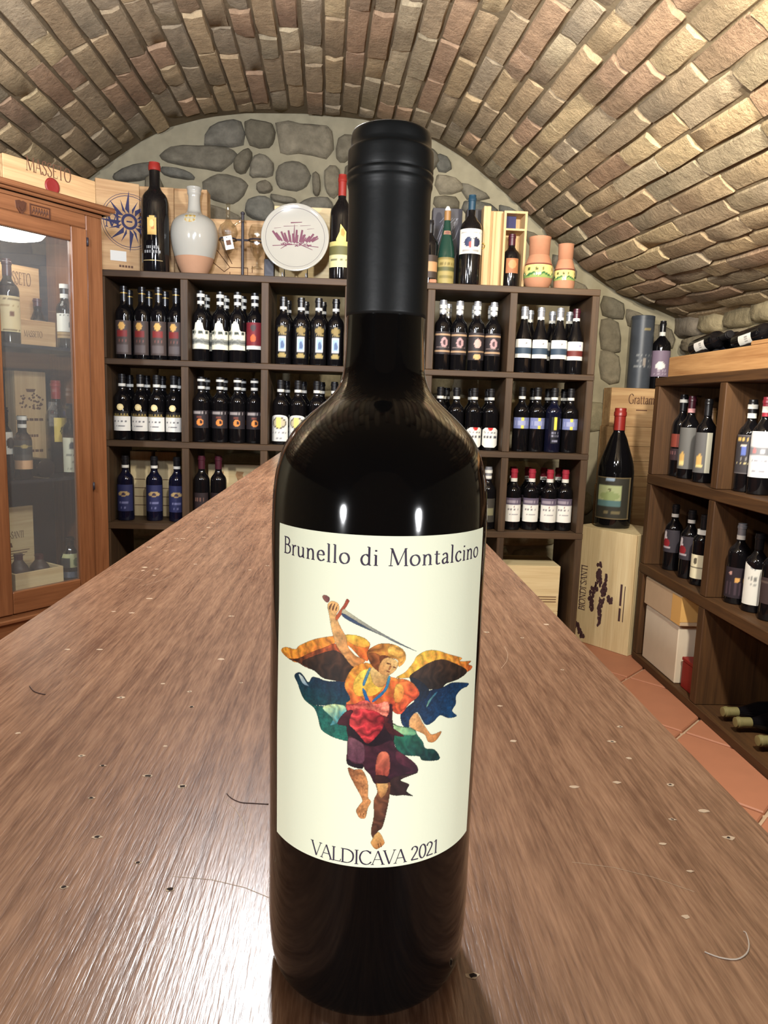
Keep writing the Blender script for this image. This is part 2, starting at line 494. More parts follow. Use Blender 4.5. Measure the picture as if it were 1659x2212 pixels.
# ------------------------------------------------------------------ stroke lettering
GL = {
 'B': (.68, [('k', (.15, 0), (.15, 1)), ('c', (.15, .99), (.38, .98), (.52, .88), (.52, .68), (.38, .55), (.15, .54)), ('c', (.15, .54), (.42, .54), (.6, .42), (.6, .17), (.42, .02), (.15, .01))], [(.1, 1, .06), (.1, 0, .06)]),
 'r': (.38, [('k', (.13, 0), (.13, .6)), ('c', (.13, .4), (.2, .55), (.29, .61), (.36, .57))], [(.13, 0, .1), (.08, .6, .05)]),
 'u': (.6, [('k', (.12, .6), (.12, .2)), ('c', (.12, .22), (.15, .06), (.26, 0), (.38, .06), (.46, .18)), ('k', (.46, .6), (.46, 0))], [(.07, .6, .05), (.41, .6, .05), (.5, 0, .05)]),
 'n': (.6, [('k', (.13, 0), (.13, .6)), ('c', (.13, .42), (.22, .56), (.33, .61), (.43, .53), (.46, .36)), ('k', (.46, .4), (.46, 0))], [(.13, 0, .1), (.46, 0, .1), (.08, .6, .05)]),
 'e': (.52, [('t', (.09, .35), (.45, .35)), ('c', (.45, .35), (.41, .53), (.28, .61), (.14, .53), (.08, .31), (.14, .09), (.28, .01), (.4, .05), (.47, .13))], []),
 'l': (.28, [('k', (.14, 0), (.14, 1.05))], [(.14, 0, .1), (.09, 1.05, .05)]),
 'o': (.6, [('c', (.3, .61), (.14, .53), (.07, .31), (.14, .08), (.3, .0), (.46, .08), (.53, .31), (.46, .53), (.3, .61))], []),
 'd': (.58, [('c', (.44, .5), (.3, .61), (.14, .52), (.07, .3), (.14, .07), (.27, 0), (.38, .05), (.44, .15)), ('k', (.45, 0), (.45, 1.05))], [(.4, 1.05, .05), (.5, 0, .05)]),
 'i': (.28, [('k', (.14, 0), (.14, .6)), ('k', (.14, .8), (.14, .9))], [(.14, 0, .1), (.09, .6, .05)]),
 'M': (.97, [('t', (.11, 0), (.15, 1)), ('k', (.15, 1), (.48, .04)), ('t', (.48, .04), (.82, 1)), ('k', (.82, 1), (.87, 0))], [(.11, 0, .1), (.87, 0, .1), (.12, 1, .06), (.85, 1, .06)]),
 't': (.38, [('k', (.16, .78), (.16, .15)), ('c', (.16, .18), (.18, .04), (.26, 0), (.36, .06)), ('t', (.03, .59), (.34, .59))], []),
 'a': (.5, [('c', (.09, .5), (.19, .6), (.31, .58), (.37, .46)), ('k', (.37, .46), (.37, .1)), ('c', (.37, .1), (.4, .01), (.48, .05)), ('c', (.37, .36), (.2, .31), (.09, .2), (.11, .05), (.22, .0), (.37, .12))], []),
 'c': (.5, [('c', (.44, .49), (.3, .61), (.14, .52), (.07, .3), (.14, .08), (.28, 0), (.4, .05), (.46, .13))], []),
 'm': (.92, [('k', (.13, 0), (.13, .6)), ('c', (.13, .42), (.22, .56), (.33, .61), (.43, .53), (.45, .36)), ('k', (.45, .4), (.45, 0)), ('c', (.45, .42), (.54, .56), (.65, .61), (.75, .53), (.77, .36)), ('k', (.77, .4), (.77, 0))], [(.13, 0, .1), (.45, 0, .1), (.77, 0, .1)]),
 'V': (.7, [('k', (.06, 1), (.36, 0)), ('t', (.36, 0), (.65, 1))], [(.06, 1, .1), (.65, 1, .09)]),
 'A': (.73, [('t', (.06, 0), (.36, 1)), ('k', (.36, 1), (.67, 0)), ('t', (.17, .36), (.55, .36))], [(.06, 0, .09), (.67, 0, .11)]),
 'L': (.6, [('k', (.15, 0), (.15, 1)), ('t', (.15, .02), (.55, .02)), ('t', (.55, .0), (.58, .2))], [(.15, 1, .11), (.1, 0, .06)]),
 'D': (.85, [('k', (.15, 0), (.15, 1)), ('c', (.15, .98), (.45, .97), (.7, .8), (.77, .5), (.69, .19), (.45, .02), (.15, .02))], [(.1, 1, .06), (.1, 0, .06)]),
 'I': (.32, [('k', (.16, 0), (.16, 1))], [(.16, 0, .11), (.16, 1, .11)]),
 'C': (.8, [('c', (.7, .8), (.58, .95), (.42, 1.), (.2, .88), (.08, .5), (.2, .12), (.44, 0), (.62, .06), (.74, .2)), ('t', (.7, .78), (.7, .97))], []),
 '2': (.55, [('c', (.06, .78), (.12, .94), (.25, 1), (.4, .88), (.4, .68), (.27, .4), (.06, .04)), ('h', (.05, .03), (.5, .03))], []),
 '0': (.57, [('c', (.28, 1), (.13, .85), (.07, .5), (.13, .15), (.28, 0), (.43, .15), (.49, .5), (.43, .85), (.28, 1))], []),
 '1': (.42, [('k', (.22, 0), (.22, 1)), ('t', (.08, .86), (.22, 1))], [(.22, 0, .1)]),
 'S': (.57, [('c', (.45, .82), (.4, .95), (.28, 1.0), (.13, .91), (.12, .7), (.3, .53), (.47, .35), (.46, .12), (.3, 0), (.13, .05), (.07, .22)), ('t', (.45, .8), (.45, .98)), ('t', (.07, .02), (.07, .22))], []),
 'E': (.62, [('k', (.15, 0), (.15, 1)), ('t', (.1, .98), (.52, .98)), ('t', (.15, .52), (.44, .52)), ('t', (.1, .02), (.55, .02)), ('t', (.52, .98), (.52, .82)), ('t', (.55, .02), (.57, .2))], []),
 'T': (.68, [('k', (.34, 0), (.34, 1)), ('t', (.03, .98), (.65, .98)), ('t', (.03, .98), (.03, .8)), ('t', (.65, .98), (.65, .8))], [(.34, 0, .11)]),
 'O': (.86, [('c', (.43, 1), (.2, .9), (.08, .5), (.2, .1), (.43, 0), (.66, .1), (.78, .5), (.66, .9), (.43, 1))], []),
 'N': (.85, [('t', (.14, 0), (.14, 1)), ('k', (.14, 1), (.7, .02)), ('t', (.7, 0), (.7, 1))], [(.14, 0, .09), (.7, 1, .09), (.1, 1, .06)]),
 'G': (.83, [('c', (.7, .8), (.58, .95), (.42, 1.), (.2, .88), (.08, .5), (.2, .12), (.44, 0), (.6, .05), (.7, .12)), ('k', (.7, .05), (.7, .42))], [(.68, .42, .1)]),
 '-': (.35, [('k', (.05, .33), (.3, .33))], []),
 ' ': (.36, [], []),
}

def crom(pts, k=5):
    if len(pts) < 3:
        return pts
    closed = pts[0] == pts[-1]
    out = []
    n = len(pts)
    for i in range(n-1):
        p1, p2 = pts[i], pts[i+1]
        p0 = pts[i-1] if i > 0 else (pts[-2] if closed else p1)
        p3 = pts[i+2] if i+2 < n else (pts[1] if closed else p2)
        for s in range(k):
            t = s/k
            out.append(tuple(0.5*(2*b+(c-a)*t+(2*a-5*b+4*c-d)*t*t+(3*b-a-3*c+d)*t**3) for a, b, c, d in zip(p0, p1, p2, p3)))
    out.append(pts[-1])
    return out

def letters(text, size, weight=1.0, track=0.0, wide=1.0):
    """returns ([(verts2d, quads)], width): ribbon outlines of a text in size units, baseline at 0"""
    strips, x = [], 0.0
    thick, thin = .1*weight, .042*weight
    for ch in text:
        adv, strokes, serifs = GL[ch]
        lines = []
        for st in strokes:
            kind, pts = st[0], list(st[1:])
            if kind == 'c':
                pts = crom(pts)
            lines.append((kind, pts))
        for (sx, sy, hw) in serifs:
            lines.append(('t', [(sx-hw, sy), (sx+hw, sy)]))
        for kind, pts in lines:
            vs, q = [], []
            for i, p in enumerate(pts):
                a, b = pts[max(i-1, 0)], pts[min(i+1, len(pts)-1)]
                if kind == 'c' and pts[0] == pts[-1] and i in (0, len(pts)-1):
                    a, b = pts[-2], pts[1]
                tx, ty = b[0]-a[0], b[1]-a[1]
                L = math.hypot(tx, ty) or 1
                tx, ty = tx/L, ty/L
                if kind == 'k': wd = thick
                elif kind == 'h': wd = thick*0.75
                elif kind == 't': wd = thin
                else: wd = thin+(thick*1.05-thin)*abs(ty*0.96-tx*0.25)
                vs.append(((x+p[0]*wide-ty*wd/2)*size, (p[1]+tx*wd/2)*size))
                vs.append(((x+p[0]*wide+ty*wd/2)*size, (p[1]-tx*wd/2)*size))
            for i in range(len(pts)-1):
                q.append((2*i, 2*i+1, 2*i+3, 2*i+2))
            strips.append((vs, q))
        x += adv*wide+track
    return strips, x*size

def flat_text(mb, text, size, x0, z0, y, width=None, weight=1.0, rot=False, mi=0):
    """text on a plane facing -y; centred at x0, baseline z0 (rot: reads upward)"""
    st, wd = letters(text, size, weight)
    k = (width/wd) if width else 1.0
    for n, (vs, q) in enumerate(st):
        yy = y-0.00002*(n % 7)
        if rot:
            P = [(x0-b, yy, z0+(a-wd/2)*k) for a, b in vs]
        else:
            P = [(x0+(a-wd/2)*k, yy, z0+b) for a, b in vs]
        mb.add(P, q, mi)
    return mb

# ------------------------------------------------------------------ room shell : vault, walls, floor
GV = 0.9634                                 # the end wall stands at y = 3.7
YB = 3.70
FXU = [0, .3, .5, .7, .86, 1.0, 1.1, 1.24, 1.38, 1.55, 1.69, 1.83, 2.02, 2.16, 2.3]
FZD = [0, .012, .042, .10, .185, .285, .36, .475, .585, .73, .815, .88, .945, 1.0, 1.07]
_uu = np.linspace(-2.3, 2.3, 921)
_zz = np.interp(np.abs(_uu), FXU, FZD)
for _ in range(30):
    _zz[1:-1] = (_zz[:-2]+2*_zz[1:-1]+_zz[2:])/4
def zprof(u): return 1.71-float(np.interp(u, _uu, _zz))
def vault(u, t):
    p = np.array([-.3+u+t*(.035+.0155*u), 3.85-t, zprof(u)-t*.034])
    return CAM+GV*(p-CAM)
_ss = np.concatenate([[0], np.cumsum(np.hypot(np.diff(_uu), np.diff(_zz)))])
def u_of_s(s): return float(np.interp(s, _ss, _uu))
def vnorm(u, t):
    a = vault(u+.02, t)-vault(u-.02, t)
    b = vault(u, t+.02)-vault(u, t-.02)
    n = np.cross(a, b)
    n /= np.linalg.norm(n)
    return n if n[2] < 0 else -n            # points down into the room

def project(P):
    v = np.asarray(P)-CAM
    z = v @ _F
    if z < 0.05:
        return None
    return PCX+FPX*(v @ _R)/z, PCY-FPX*(v @ _U)/z, z

# mortar bed of the vault
mb = MB()
NU, TT = 60, [-0.0, .4, .8, 1.2, 1.6, 2.0, 2.4, 2.8, 3.2, 3.8, 4.6, 5.6, 6.7]
vs, fs = [], []
for i in range(NU+1):
    u = -2.3+4.6*i/NU
    for t in TT:
        p = vault(u, t)-vnorm(u, max(t, .05))*0.0155
        vs.append(tuple(p))
nt_ = len(TT)
for i in range(NU):
    for j in range(nt_-1):
        a = i*nt_+j
        fs.append((a, a+1, a+nt_+1, a+nt_))
mb.add(vs, fs)
ceil = obj('ceiling', mb, M_mortar, smooth='all')
tag(ceil, 'low barrel vault of old bricks over the wine cellar', None, None, 'structure')

BRICKS = [(172, 150, 116), (178, 154, 116), (162, 138, 106), (152, 134, 108), (160, 126, 100), (150, 118, 96), (146, 134, 114), (170, 158, 130), (180, 160, 120), (156, 142, 118)]
brick_list = []
S0, S1, CW = 0.12, _ss[-1]-0.02, 0.089
ncourse = int((S1-S0)/CW)
rb = random.Random(21)
for ci in range(ncourse):
    sa, sb = S0+ci*CW, S0+(ci+1)*CW
    t = 0.02+rb.random()*0.10
    first = True
    while t < 3.7:
        L = rb.choice([.34, .36, .37, .38, .36, .30, .19, .24]) if not first else rb.choice([.12, .2, .3, .36])
        first = False
        brick_list.append((sa+0.0032+rb.uniform(-.002, .003), sb-0.0032+rb.uniform(-.003, .002), t, t+L-0.006))
        t += L
def brick_geo(b, lod=1):
    sa, sb, ta, tb = b
    um = u_of_s((sa+sb)/2)
    tm = (ta+tb)/2
    n = vnorm(um, tm)
    proud = rb.uniform(-.007, .007)
    SF = [0, .07, .5, .93, 1]
    TF = [0, .022, .35, .65, .978, 1] if lod else [0, .05, .95, 1]
    if not lod: SF = [0, .12, .88, 1]
    vs, fs = [], []
    ns_, nt2 = len(SF), len(TF)
    skew = rb.uniform(-.008, .008)
    for i, a in enumerate(SF):
        for j, c in enumerate(TF):
            edge = i in (0, ns_-1) or j in (0, nt2-1)
            s = sa+(sb-sa)*a
            tt = ta+(tb-ta)*c+skew*(a-.5)
            if edge:
                h = -0.019
            else:
                h = proud+rb.uniform(-.004, .004)
                near = i in (1, ns_-2) or j in (1, nt2-2)
                if near:
                    h -= 0.003
                if i in (1, ns_-2) and j in (1, nt2-2):
                    h -= rb.uniform(.0, .007)
                s += rb.uniform(-.003, .003)
                tt += rb.uniform(-.006, .006)
            vs.append(tuple(vault(u_of_s(s), tt)+n*h))
    for i in range(ns_-1):
        for j in range(nt2-1):
            a = i*nt2+j
            fs.append((a, a+nt2, a+nt2+1, a+1))
    base = rb.choice(BRICKS)
    k = rb.uniform(.92, 1.05)
    c0 = s2l([min(255, (x*.6+y*.4)*k) for x, y in zip(base, (188, 164, 130))])
    cols = [tuple(x*k2 for x in c0) for k2 in (rb.uniform(.88, 1.1) for _ in vs)]
    if rb.random() < .5:                    # a stain at one end
        c1 = s2l([x*.72 for x in rb.choice(BRICKS)])
        for i in range(ns_):
            for j in range(nt2//2):
                cols[i*nt2+j] = tuple(.5*(p+q) for p, q in zip(cols[i*nt2+j], c1))
    return vs, fs, cols
scored = []
for b in brick_list:
    u, t = u_of_s((b[0]+b[1])/2), (b[2]+b[3])/2
    q = project(vault(u, t))
    if q and -120 < q[0] < 1780 and -140 < q[1] < 900:
        scored.append((q[2], b))
    else:
        scored.append((99, b))
scored.sort(key=lambda z: z[0])
rest = MB()
for k, (d, b) in enumerate(scored):
    vs, fs, cols = brick_geo(b, 1 if d < 90 else 0)
    if d < 90 and k < 300:
        obj('brick', MB().add(vs, fs, 0, cols), M_brick, ceil, smooth=True)
    else:
        rest.add(vs, fs, 0, cols)
o = obj('brickwork', rest, M_brick, ceil, smooth='all')
tag(o, kind='stuff')

# walls
def quadwall(name, P, mat, label):
    o = obj(name, MB().add(P, [(0, 1, 2, 3)]), mat)
    return tag(o, label, None, None, 'structure')
XL, XR, YF, ZF = -2.35, 1.80, -2.7, -0.95
wall_back = quadwall('wall_back', [(XL, YB+.01, ZF), (XR+.1, YB+.01, ZF), (XR+.1, YB+.01, 1.78), (XL, YB+.01, 1.78)], M_plaster, 'end wall of rough grey field stones in pale mortar')
wall_right = quadwall('wall_right', [(XR, YB, ZF), (XR, YF, ZF), (XR, YF, 0.8), (XR, YB, 0.8)], M_plaster, 'rough stone side wall behind the side rack')
quadwall('wall_left', [(XL, YF, ZF), (XL, YB, ZF), (XL, YB, 0.8), (XL, YF, 0.8)], M_plaster, 'pale mortar wall behind the glass cabinet')
quadwall('wall_front', [(XR+.4, YF, ZF), (XL-.2, YF, ZF), (XL-.2, YF, 1.6), (XR+.4, YF, 1.6)], M_darkwall, 'dim plaster wall at the near end of the cellar')

STONES = [(120, 113, 97), (108, 103, 91), (126, 117, 98), (115, 107, 89), (104, 101, 91), (122, 113, 95)]
rs = random.Random(5)
def stone(P2, to3, parent, proud=.03, tone=None):
    """P2 outline points in wall coordinates, to3 maps (a, b, out) to a 3D point"""
    n = len(P2)
    pts = crom(list(P2)+[P2[0]], 2)[:-1]
    _mx = sum(p[0] for p in pts)/len(pts); _my = sum(p[1] for p in pts)/len(pts)
    pts = [(_mx+(p[0]-_mx)*1.05*rs.uniform(.94, 1.05), _my+(p[1]-_my)*1.05*rs.uniform(.94, 1.05)) for p in pts]
    cx = sum(p[0] for p in pts)/len(pts); cy = sum(p[1] for p in pts)/len(pts)
    vs, fs = [], []
    m = len(pts)
    for k, h in ((1.0, -.012), (.93, proud*.6), (.7, proud)):
        for p in pts:
            j = rs.uniform(.985, 1.015)
            vs.append(to3(cx+(p[0]-cx)*k*j, cy+(p[1]-cy)*k*j, h+(rs.uniform(-.004, .004) if h > 0 else 0)))
    vs.append(to3(cx, cy, proud+rs.uniform(-.004, .006)))
    for r in range(2):
        for i in range(m):
            j = (i+1) % m
            fs.append((r*m+i, r*m+j, (r+1)*m+j, (r+1)*m+i))
    for i in range(m):
        fs.append((2*m+i, 2*m+(i+1) % m, 3*m))
    c = s2l([x*kk for kk in (rs.uniform(.9, 1.08),) for x in (tone or rs.choice(STONES))])
    cols = [tuple(x*k2 for x in c) for k2 in (rs.uniform(.85, 1.12) for _ in vs)]
    obj('stone', MB().add(vs, fs, 0, cols), M_stone, parent, smooth='all')
back3 = lambda a, b, h: (a, YB-h, b)
LUN = [
 [(443, 312), (455, 275), (490, 262), (520, 263), (525, 312), (470, 314)],
 [(530, 265), (560, 262), (588, 270), (592, 300), (580, 316), (540, 312)],
 [(600, 266), (650, 268), (692, 270), (716, 282), (720, 320), (703, 340), (645, 330), (606, 328)],
 [(347, 335), (367, 318), (430, 316), (490, 320), (508, 332), (498, 352), (478, 368), (445, 364), (400, 358), (362, 350)],
 [(350, 362), (382, 364), (415, 375), (418, 387), (388, 385), (354, 377)],
 [(550, 338), (573, 336), (590, 352), (588, 378), (560, 382), (538, 376)],
 [(602, 358), (632, 350), (660, 357), (669, 378), (663, 402), (640, 411), (606, 407), (597, 384)],
 [(440, 392), (470, 377), (508, 380), (528, 392), (532, 408), (514, 432), (490, 440), (460, 430), (440, 415)],
 [(554, 398), (574, 390), (588, 402), (582, 416), (560, 416)],
 [(675, 376), (690, 379), (692, 410), (685, 424), (676, 414)],
 [(702, 368), (725, 357), (736, 385), (730, 420), (712, 424), (702, 400)],
 [(532, 442), (546, 426), (574, 424), (590, 442), (588, 470), (560, 476), (534, 464)],
 [(586, 420), (612, 424), (640, 431), (628, 440), (592, 434)],
 [(646, 440), (672, 428), (708, 428), (718, 446), (700, 456), (652, 453)],
 [(440, 444), (470, 447), (500, 457), (518, 470), (500, 482), (460, 482), (440, 472)],
 [(248, 377), (290, 358), (328, 352), (338, 374), (300, 390), (255, 391)],
 [(258, 398), (300, 402), (304, 420), (262, 416)],
 [(315, 384), (344, 384), (350, 420), (320, 426)],
 [(515, 335), (538, 322), (545, 340), (530, 372), (510, 370), (505, 352)],
 [(730, 300), (760, 292), (772, 320), (745, 350), (728, 340)],
 [(745, 360), (790, 350), (830, 360), (825, 400), (760, 410)],
 [(780, 300), (830, 296), (880, 305), (880, 340), (800, 345)],
 [(890, 320), (935, 322), (948, 350), (915, 378), (880, 360)],
 [(940, 335), (965, 340), (976, 364), (948, 370)],
 [(944, 380), (984, 386), (1000, 410), (950, 418)],
 [(938, 426), (984, 426), (990, 449), (945, 452)],
 [(996, 396), (1030, 408), (1056, 428), (1010, 430)],
 [(1004, 436), (1058, 442), (1075, 468), (1010, 464)],
 [(1080, 442), (1122, 460), (1134, 488), (1090, 480)],
 [(1136, 498), (1172, 518), (1184, 545), (1150, 540)],
 [(1196, 548), (1236, 572), (1244, 600), (1204, 592)],
 [(1190, 600), (1240, 606), (1275, 628), (1230, 640), (1195, 625)],
 [(1304, 640), (1345, 656), (1345, 690), (1302, 680)],
 [(1356, 668), (1402, 690), (1404, 712), (1358, 704)],
 [(1300, 690), (1335, 696), (1338, 760), (1300, 752)],
 [(1300, 760), (1336, 770), (1336, 826), (1300, 818)],
 [(1408, 700), (1450, 712), (1452, 752), (1410, 742)],
 [(1410, 752), (1440, 756), (1444, 800), (1412, 796)],
]
for poly in LUN:
    stone([(float(p[0]), float(p[2])) for p in (at(x, y, 1, YB) for x, y in poly)], back3, wall_back, rs.uniform(.02, .035))
# courses of stones behind the rack
z = 0.62
while z > -0.9:
    h = rs.uniform(.13, .2)
    x = -1.3+rs.random()*.1
    while x < 1.15:
        wd = rs.uniform(.16, .36)
        q = [(x+.01, z-h+.02), (x+wd*.5, z-h+.01), (x+wd-.02, z-h+.025), (x+wd-.012, z-h*.4), (x+wd-.03, z-.015), (x+wd*.4, z-.01), (x+.02, z-.02), (x+.006, z-h*.5)]
        stone(q, back3, wall_back, rs.uniform(.015, .03), rs.choice([(164, 152, 118), (150, 140, 112), (136, 128, 108)]))
        x += wd
    z -= h
# flat rough stones on the side wall above the side rack
right3 = lambda a, b, h: (XR-h-.01, a, b)
z = 0.76
while z > 0.25:
    h = rs.uniform(.07, .14)
    y = 0.9+rs.random()*.1
    while y < 3.6:
        wd = rs.uniform(.2, .46)
        q = [(y+.008, z-h+.012), (y+wd*.5, z-h+.006), (y+wd-.014, z-h+.016), (y+wd-.008, z-h*.4), (y+wd-.02, z-.008), (y+wd*.4, z-.004), (y+.014, z-.014)]
        stone(q[::-1], right3, wall_right, rs.uniform(.03, .07), rs.choice([(150, 136, 106), (132, 120, 98), (112, 102, 88)]))
        y += wd
    z -= h
# floor
fl = obj('floor', MB().add([(XL-.2, YF, ZF-.012), (XR+.3, YF, ZF-.012), (XR+.3, YB+.05, ZF-.012), (XL-.2, YB+.05, ZF-.012)], [(0, 1, 2, 3)]), M_grout)
tag(fl, 'terracotta tiled floor laid on the diagonal', None, None, 'structure')
TS = 0.385
c45 = math.sqrt(.5)
tm_ = MB()
g = 0.006
tm_.box(g, TS-g, g, TS-g, -.03, 0, b=.004)
tile_me = tm_.mesh('tile', M_tile)
for i in range(-14, 14):
    for j in range(-14, 14):
        # corner of the tile on the rotated grid, anchored on a joint crossing seen by the side rack
        cx = 1.25+(i-j)*TS*c45
        cy = 2.235+(i+j)*TS*c45
        mx, my = cx, cy+TS*c45
        if 0.12 < mx < 1.72 and 0.2 < my < 3.66 or -2.3 < mx < -.3 and .2 < my < 3.6:
            link('tile', tile_me, fl, (cx, cy, ZF), (0, 0, math.pi/4))

# ------------------------------------------------------------------ counter
CTZ, CTX = 0.0085, -0.0495
ct = thing('bar_counter', 'long brown wooden bar counter running to the wall rack, worn and pitted', 'counter', (CTX, 1.0, CTZ))
obj('worktop', MB().box(-.2565, .2565, -1.6, 1.79, -.042, 0, b=.006), M_counter, ct)
obj('base_panel', MB().box(-.215, .215, -1.5, 1.72, ZF-CTZ+.08, -.043, b=.004), M_cabx, ct)
obj('plinth', MB().box(-.19, .19, -1.45, 1.68, ZF-CTZ, ZF-CTZ+.079, b=.003), M_rack, ct)
# pits and chips in the worktop (photo positions carried onto the top plane)
CHIPS = [(137,1917,1),(367,1921,1),(298,1864,0),(210,1808,0),(197,1724,1),(320,1676,0),(394,1699,0),(222,1654,0),(176,1633,2),(38,1584,2),(357,1612,2),(352,1477,2),(414,1527,1),(410,1494,2),(261,1507,2),(215,1403,2),(146,1403,2),(285,1324,2),(245,1321,2),(322,1293,2),(333,1243,2),(500,1331,2),(521,1475,2),(477,1424,2),(540,1231,2),
 (1215,1447,2),(1109,1601,2),(1358,1638,2),(1332,1690,2),(1448,1695,2),(1452,1770,2),(1521,1752,2),(1432,1823,2),(1574,1810,2),(1491,1882,2),(1480,1980,2),(1020,2108,1),(1128,1378,2),(1180,1349,2),(1052,1366,2),(1080,1525,2),(1322,1602,2),(1340,1570,2),(1240,1700,2)]
CHIPS += [(random.Random(i*7+1).uniform(300, 590), random.Random(i*7+2).uniform(1000, 1240), 2) for i in range(34)]
ch, ho = MB(), MB()
rc = random.Random(3)
for (x, y, k) in CHIPS:
    p = at(x, y, 2, CTZ)
    lx, ly = p[0]-CTX, p[1]-1.0
    if abs(lx) > .25: continue
    r = rc.uniform(.0007, .0014)*(1.0+.35*max(0, p[1]+.1))
    a0 = rc.random()*6
    def blob(mb_, rr, z, ex=1.6):
        vs = [(lx+rr*ex*math.cos(a)*rc.uniform(.6, 1.2), ly+rr*math.sin(a)*rc.uniform(.6, 1.2), z) for a in (a0+i*.7854 for i in range(8))]
        mb_.add(vs, [tuple(range(8))])
    blob(ch, r*1.35, .00012)
    if k < 2 or rc.random() < .45:
        blob(ho, r*(1.0 if k < 2 else .6), .0002, 1.3)
for i in range(26):                         # fine scratches
    x, y = rc.uniform(-.25, .25), rc.uniform(-1.2, .2)
    a, L = rc.uniform(.2, 2.9), rc.uniform(.01, .06)
    pts = [(x+math.cos(a+.3*t)*L*t, y+math.sin(a+.3*t)*L*t) for t in (0, .33, .66, 1)]
    vs, w_ = [], .00012
    for q in pts:
        vs += [(q[0]-math.sin(a)*w_, q[1]+math.cos(a)*w_, .0001), (q[0]+math.sin(a)*w_, q[1]-math.cos(a)*w_, .0001)]
    ch.add(vs, [(2*i_, 2*i_+1, 2*i_+3, 2*i_+2) for i_ in range(3)])
tag(obj('chips', ch, M_chip, ct), kind='stuff')
tag(obj('pits', ho, M_hole, ct), kind='stuff')
FIB = [([(490, 1714), (500, 1724), (520, 1733), (548, 1735), (580, 1737)], 'loose curved fibre touching the side of the large wine bottle', M_fibred, .00022),
       ([(1522, 2056), (1555, 2068), (1590, 2072), (1612, 2060), (1618, 2040), (1612, 2016), (1606, 2012)], 'pale loose fibre curled into a hook on the worktop', M_fibre, .00026),
       ([(64, 1482), (72, 1492), (84, 1497), (98, 1500)], 'short dark fibre lying near the counter edge by the cabinet', M_fibred, .0003)]
for pts, lab, m, r in FIB:
    pp = [tuple(at(x, y, 2, CTZ+r)) for x, y in crom(pts, 3)]
    tag(obj('loose_fibre', MB().tube(pp, r, 5), m, smooth='all'), lab, 'fibre')

# ------------------------------------------------------------------ the large bottle in front
BX = -0.0007
hero = thing('wine_bottle', 'large black wine bottle with winged swordsman label standing on the counter', 'bottle', (BX, 0, 0))
HP = [(.012, .0086), (.029, .0086), (.0328, .0096), (.0349, .0122), (.0358, .016), (.0362, .020), (.0365, .024), (.0368, .032), (.0368, .06), (.0370, .085), (.0372, .105), (.0371, .13), (.0370, .15), (.0371, .164), (.0371, .172), (.0370, .177), (.03685, .181), (.0366, .1845), (.0361, .1885), (.0353, .1925), (.0341, .1965), (.0325, .200), (.0299, .204), (.0262, .208), (.0220, .2118), (.0185, .2148), (.0163, .2175), (.0149, .2200), (.0140, .2230), (.0136, .2265), (.0133, .232), (.0131, .240), (.0131, .2425)]
def dens(prof, k):
    return crom(prof, k)
obj('glass_body', MB().lathe(dens(HP, 3), 96), M_hero, hero, smooth=True)
CP = [(.0133, .2418), (.01335, .246), (.01345, .26), (.0134, .276), (.0135, .2815), (.0138, .2828), (.0139, .2838), (.01375, .2845), (.0140, .2853), (.0141, .2862), (.01375, .2869), (.01395, .2876), (.0139, .292), (.0138, .2936), (.0131, .2944), (.0130, .2972), (.0127, .2990), (.0119, .2997), (.0100, .2996), (.0, .2990)]
obj('capsule', MB().lathe(crom(CP[:-1], 2)+[CP[-1]], 72, cap1=False), M_caps, hero, smooth='all')
RL = .0372
def radius_at(z):
    return float(np.interp(z, [p[1] for p in HP], [p[0] for p in HP]))
def on_label(u, z, off=0.0):
    """u: millimetres round the bottle from the front, z in millimetres"""
    z = z/1000.0
    r = radius_at(z)+.00012+off
    a = u/1000.0/RL
    return (r*math.sin(a), -r*math.cos(a), z)
lm = MB()
nu, nv = 72, 40
for j in range(nv+1):
    for i in range(nu+1):
        lm.v.append(on_label(-40.3+81.6*i/nu, 66.9+107.6*j/nv))
for j in range(nv):
    for i in range(nu):
        a = j*(nu+1)+i
        lm.f.append((a, a+1, a+nu+2, a+nu+1)); lm.mi.append(0)
label = obj('label', lm, M_paper, hero, smooth='all')
label['label'] = 'cream paper front label'
def label_text(text, size, u0, u1, z, wgt):
    st, wd = letters(text, size, wgt, 0, 1.17)
    # spread the letters, keep their shapes: track is solved from the width wanted
    n = len(text)-1
    tr = ((u1-u0)-wd)/size/n
    st, wd2 = letters(text, size, wgt, tr, 1.17)
    mb_ = MB()
    for k, (vs, q) in enumerate(st):
        mb_.add([on_label(u0+a, z+b, .00006+.000004*(k % 5)) for a, b in vs], q)
    return mb_
lt = label_text('Brunello di Montalcino', 5.25, -36.8, 37.4, 165.5, 1.2)
obj('lettering', lt, M_ink, label)['label'] = 'dark serif words across the label top'
lt = label_text('VALDICAVA 2021', 4.75, -21.4, 23.0, 68.0, 1.1)
obj('lettering', lt, M_ink, label)['label'] = 'dark serif capitals and year along the label foot'

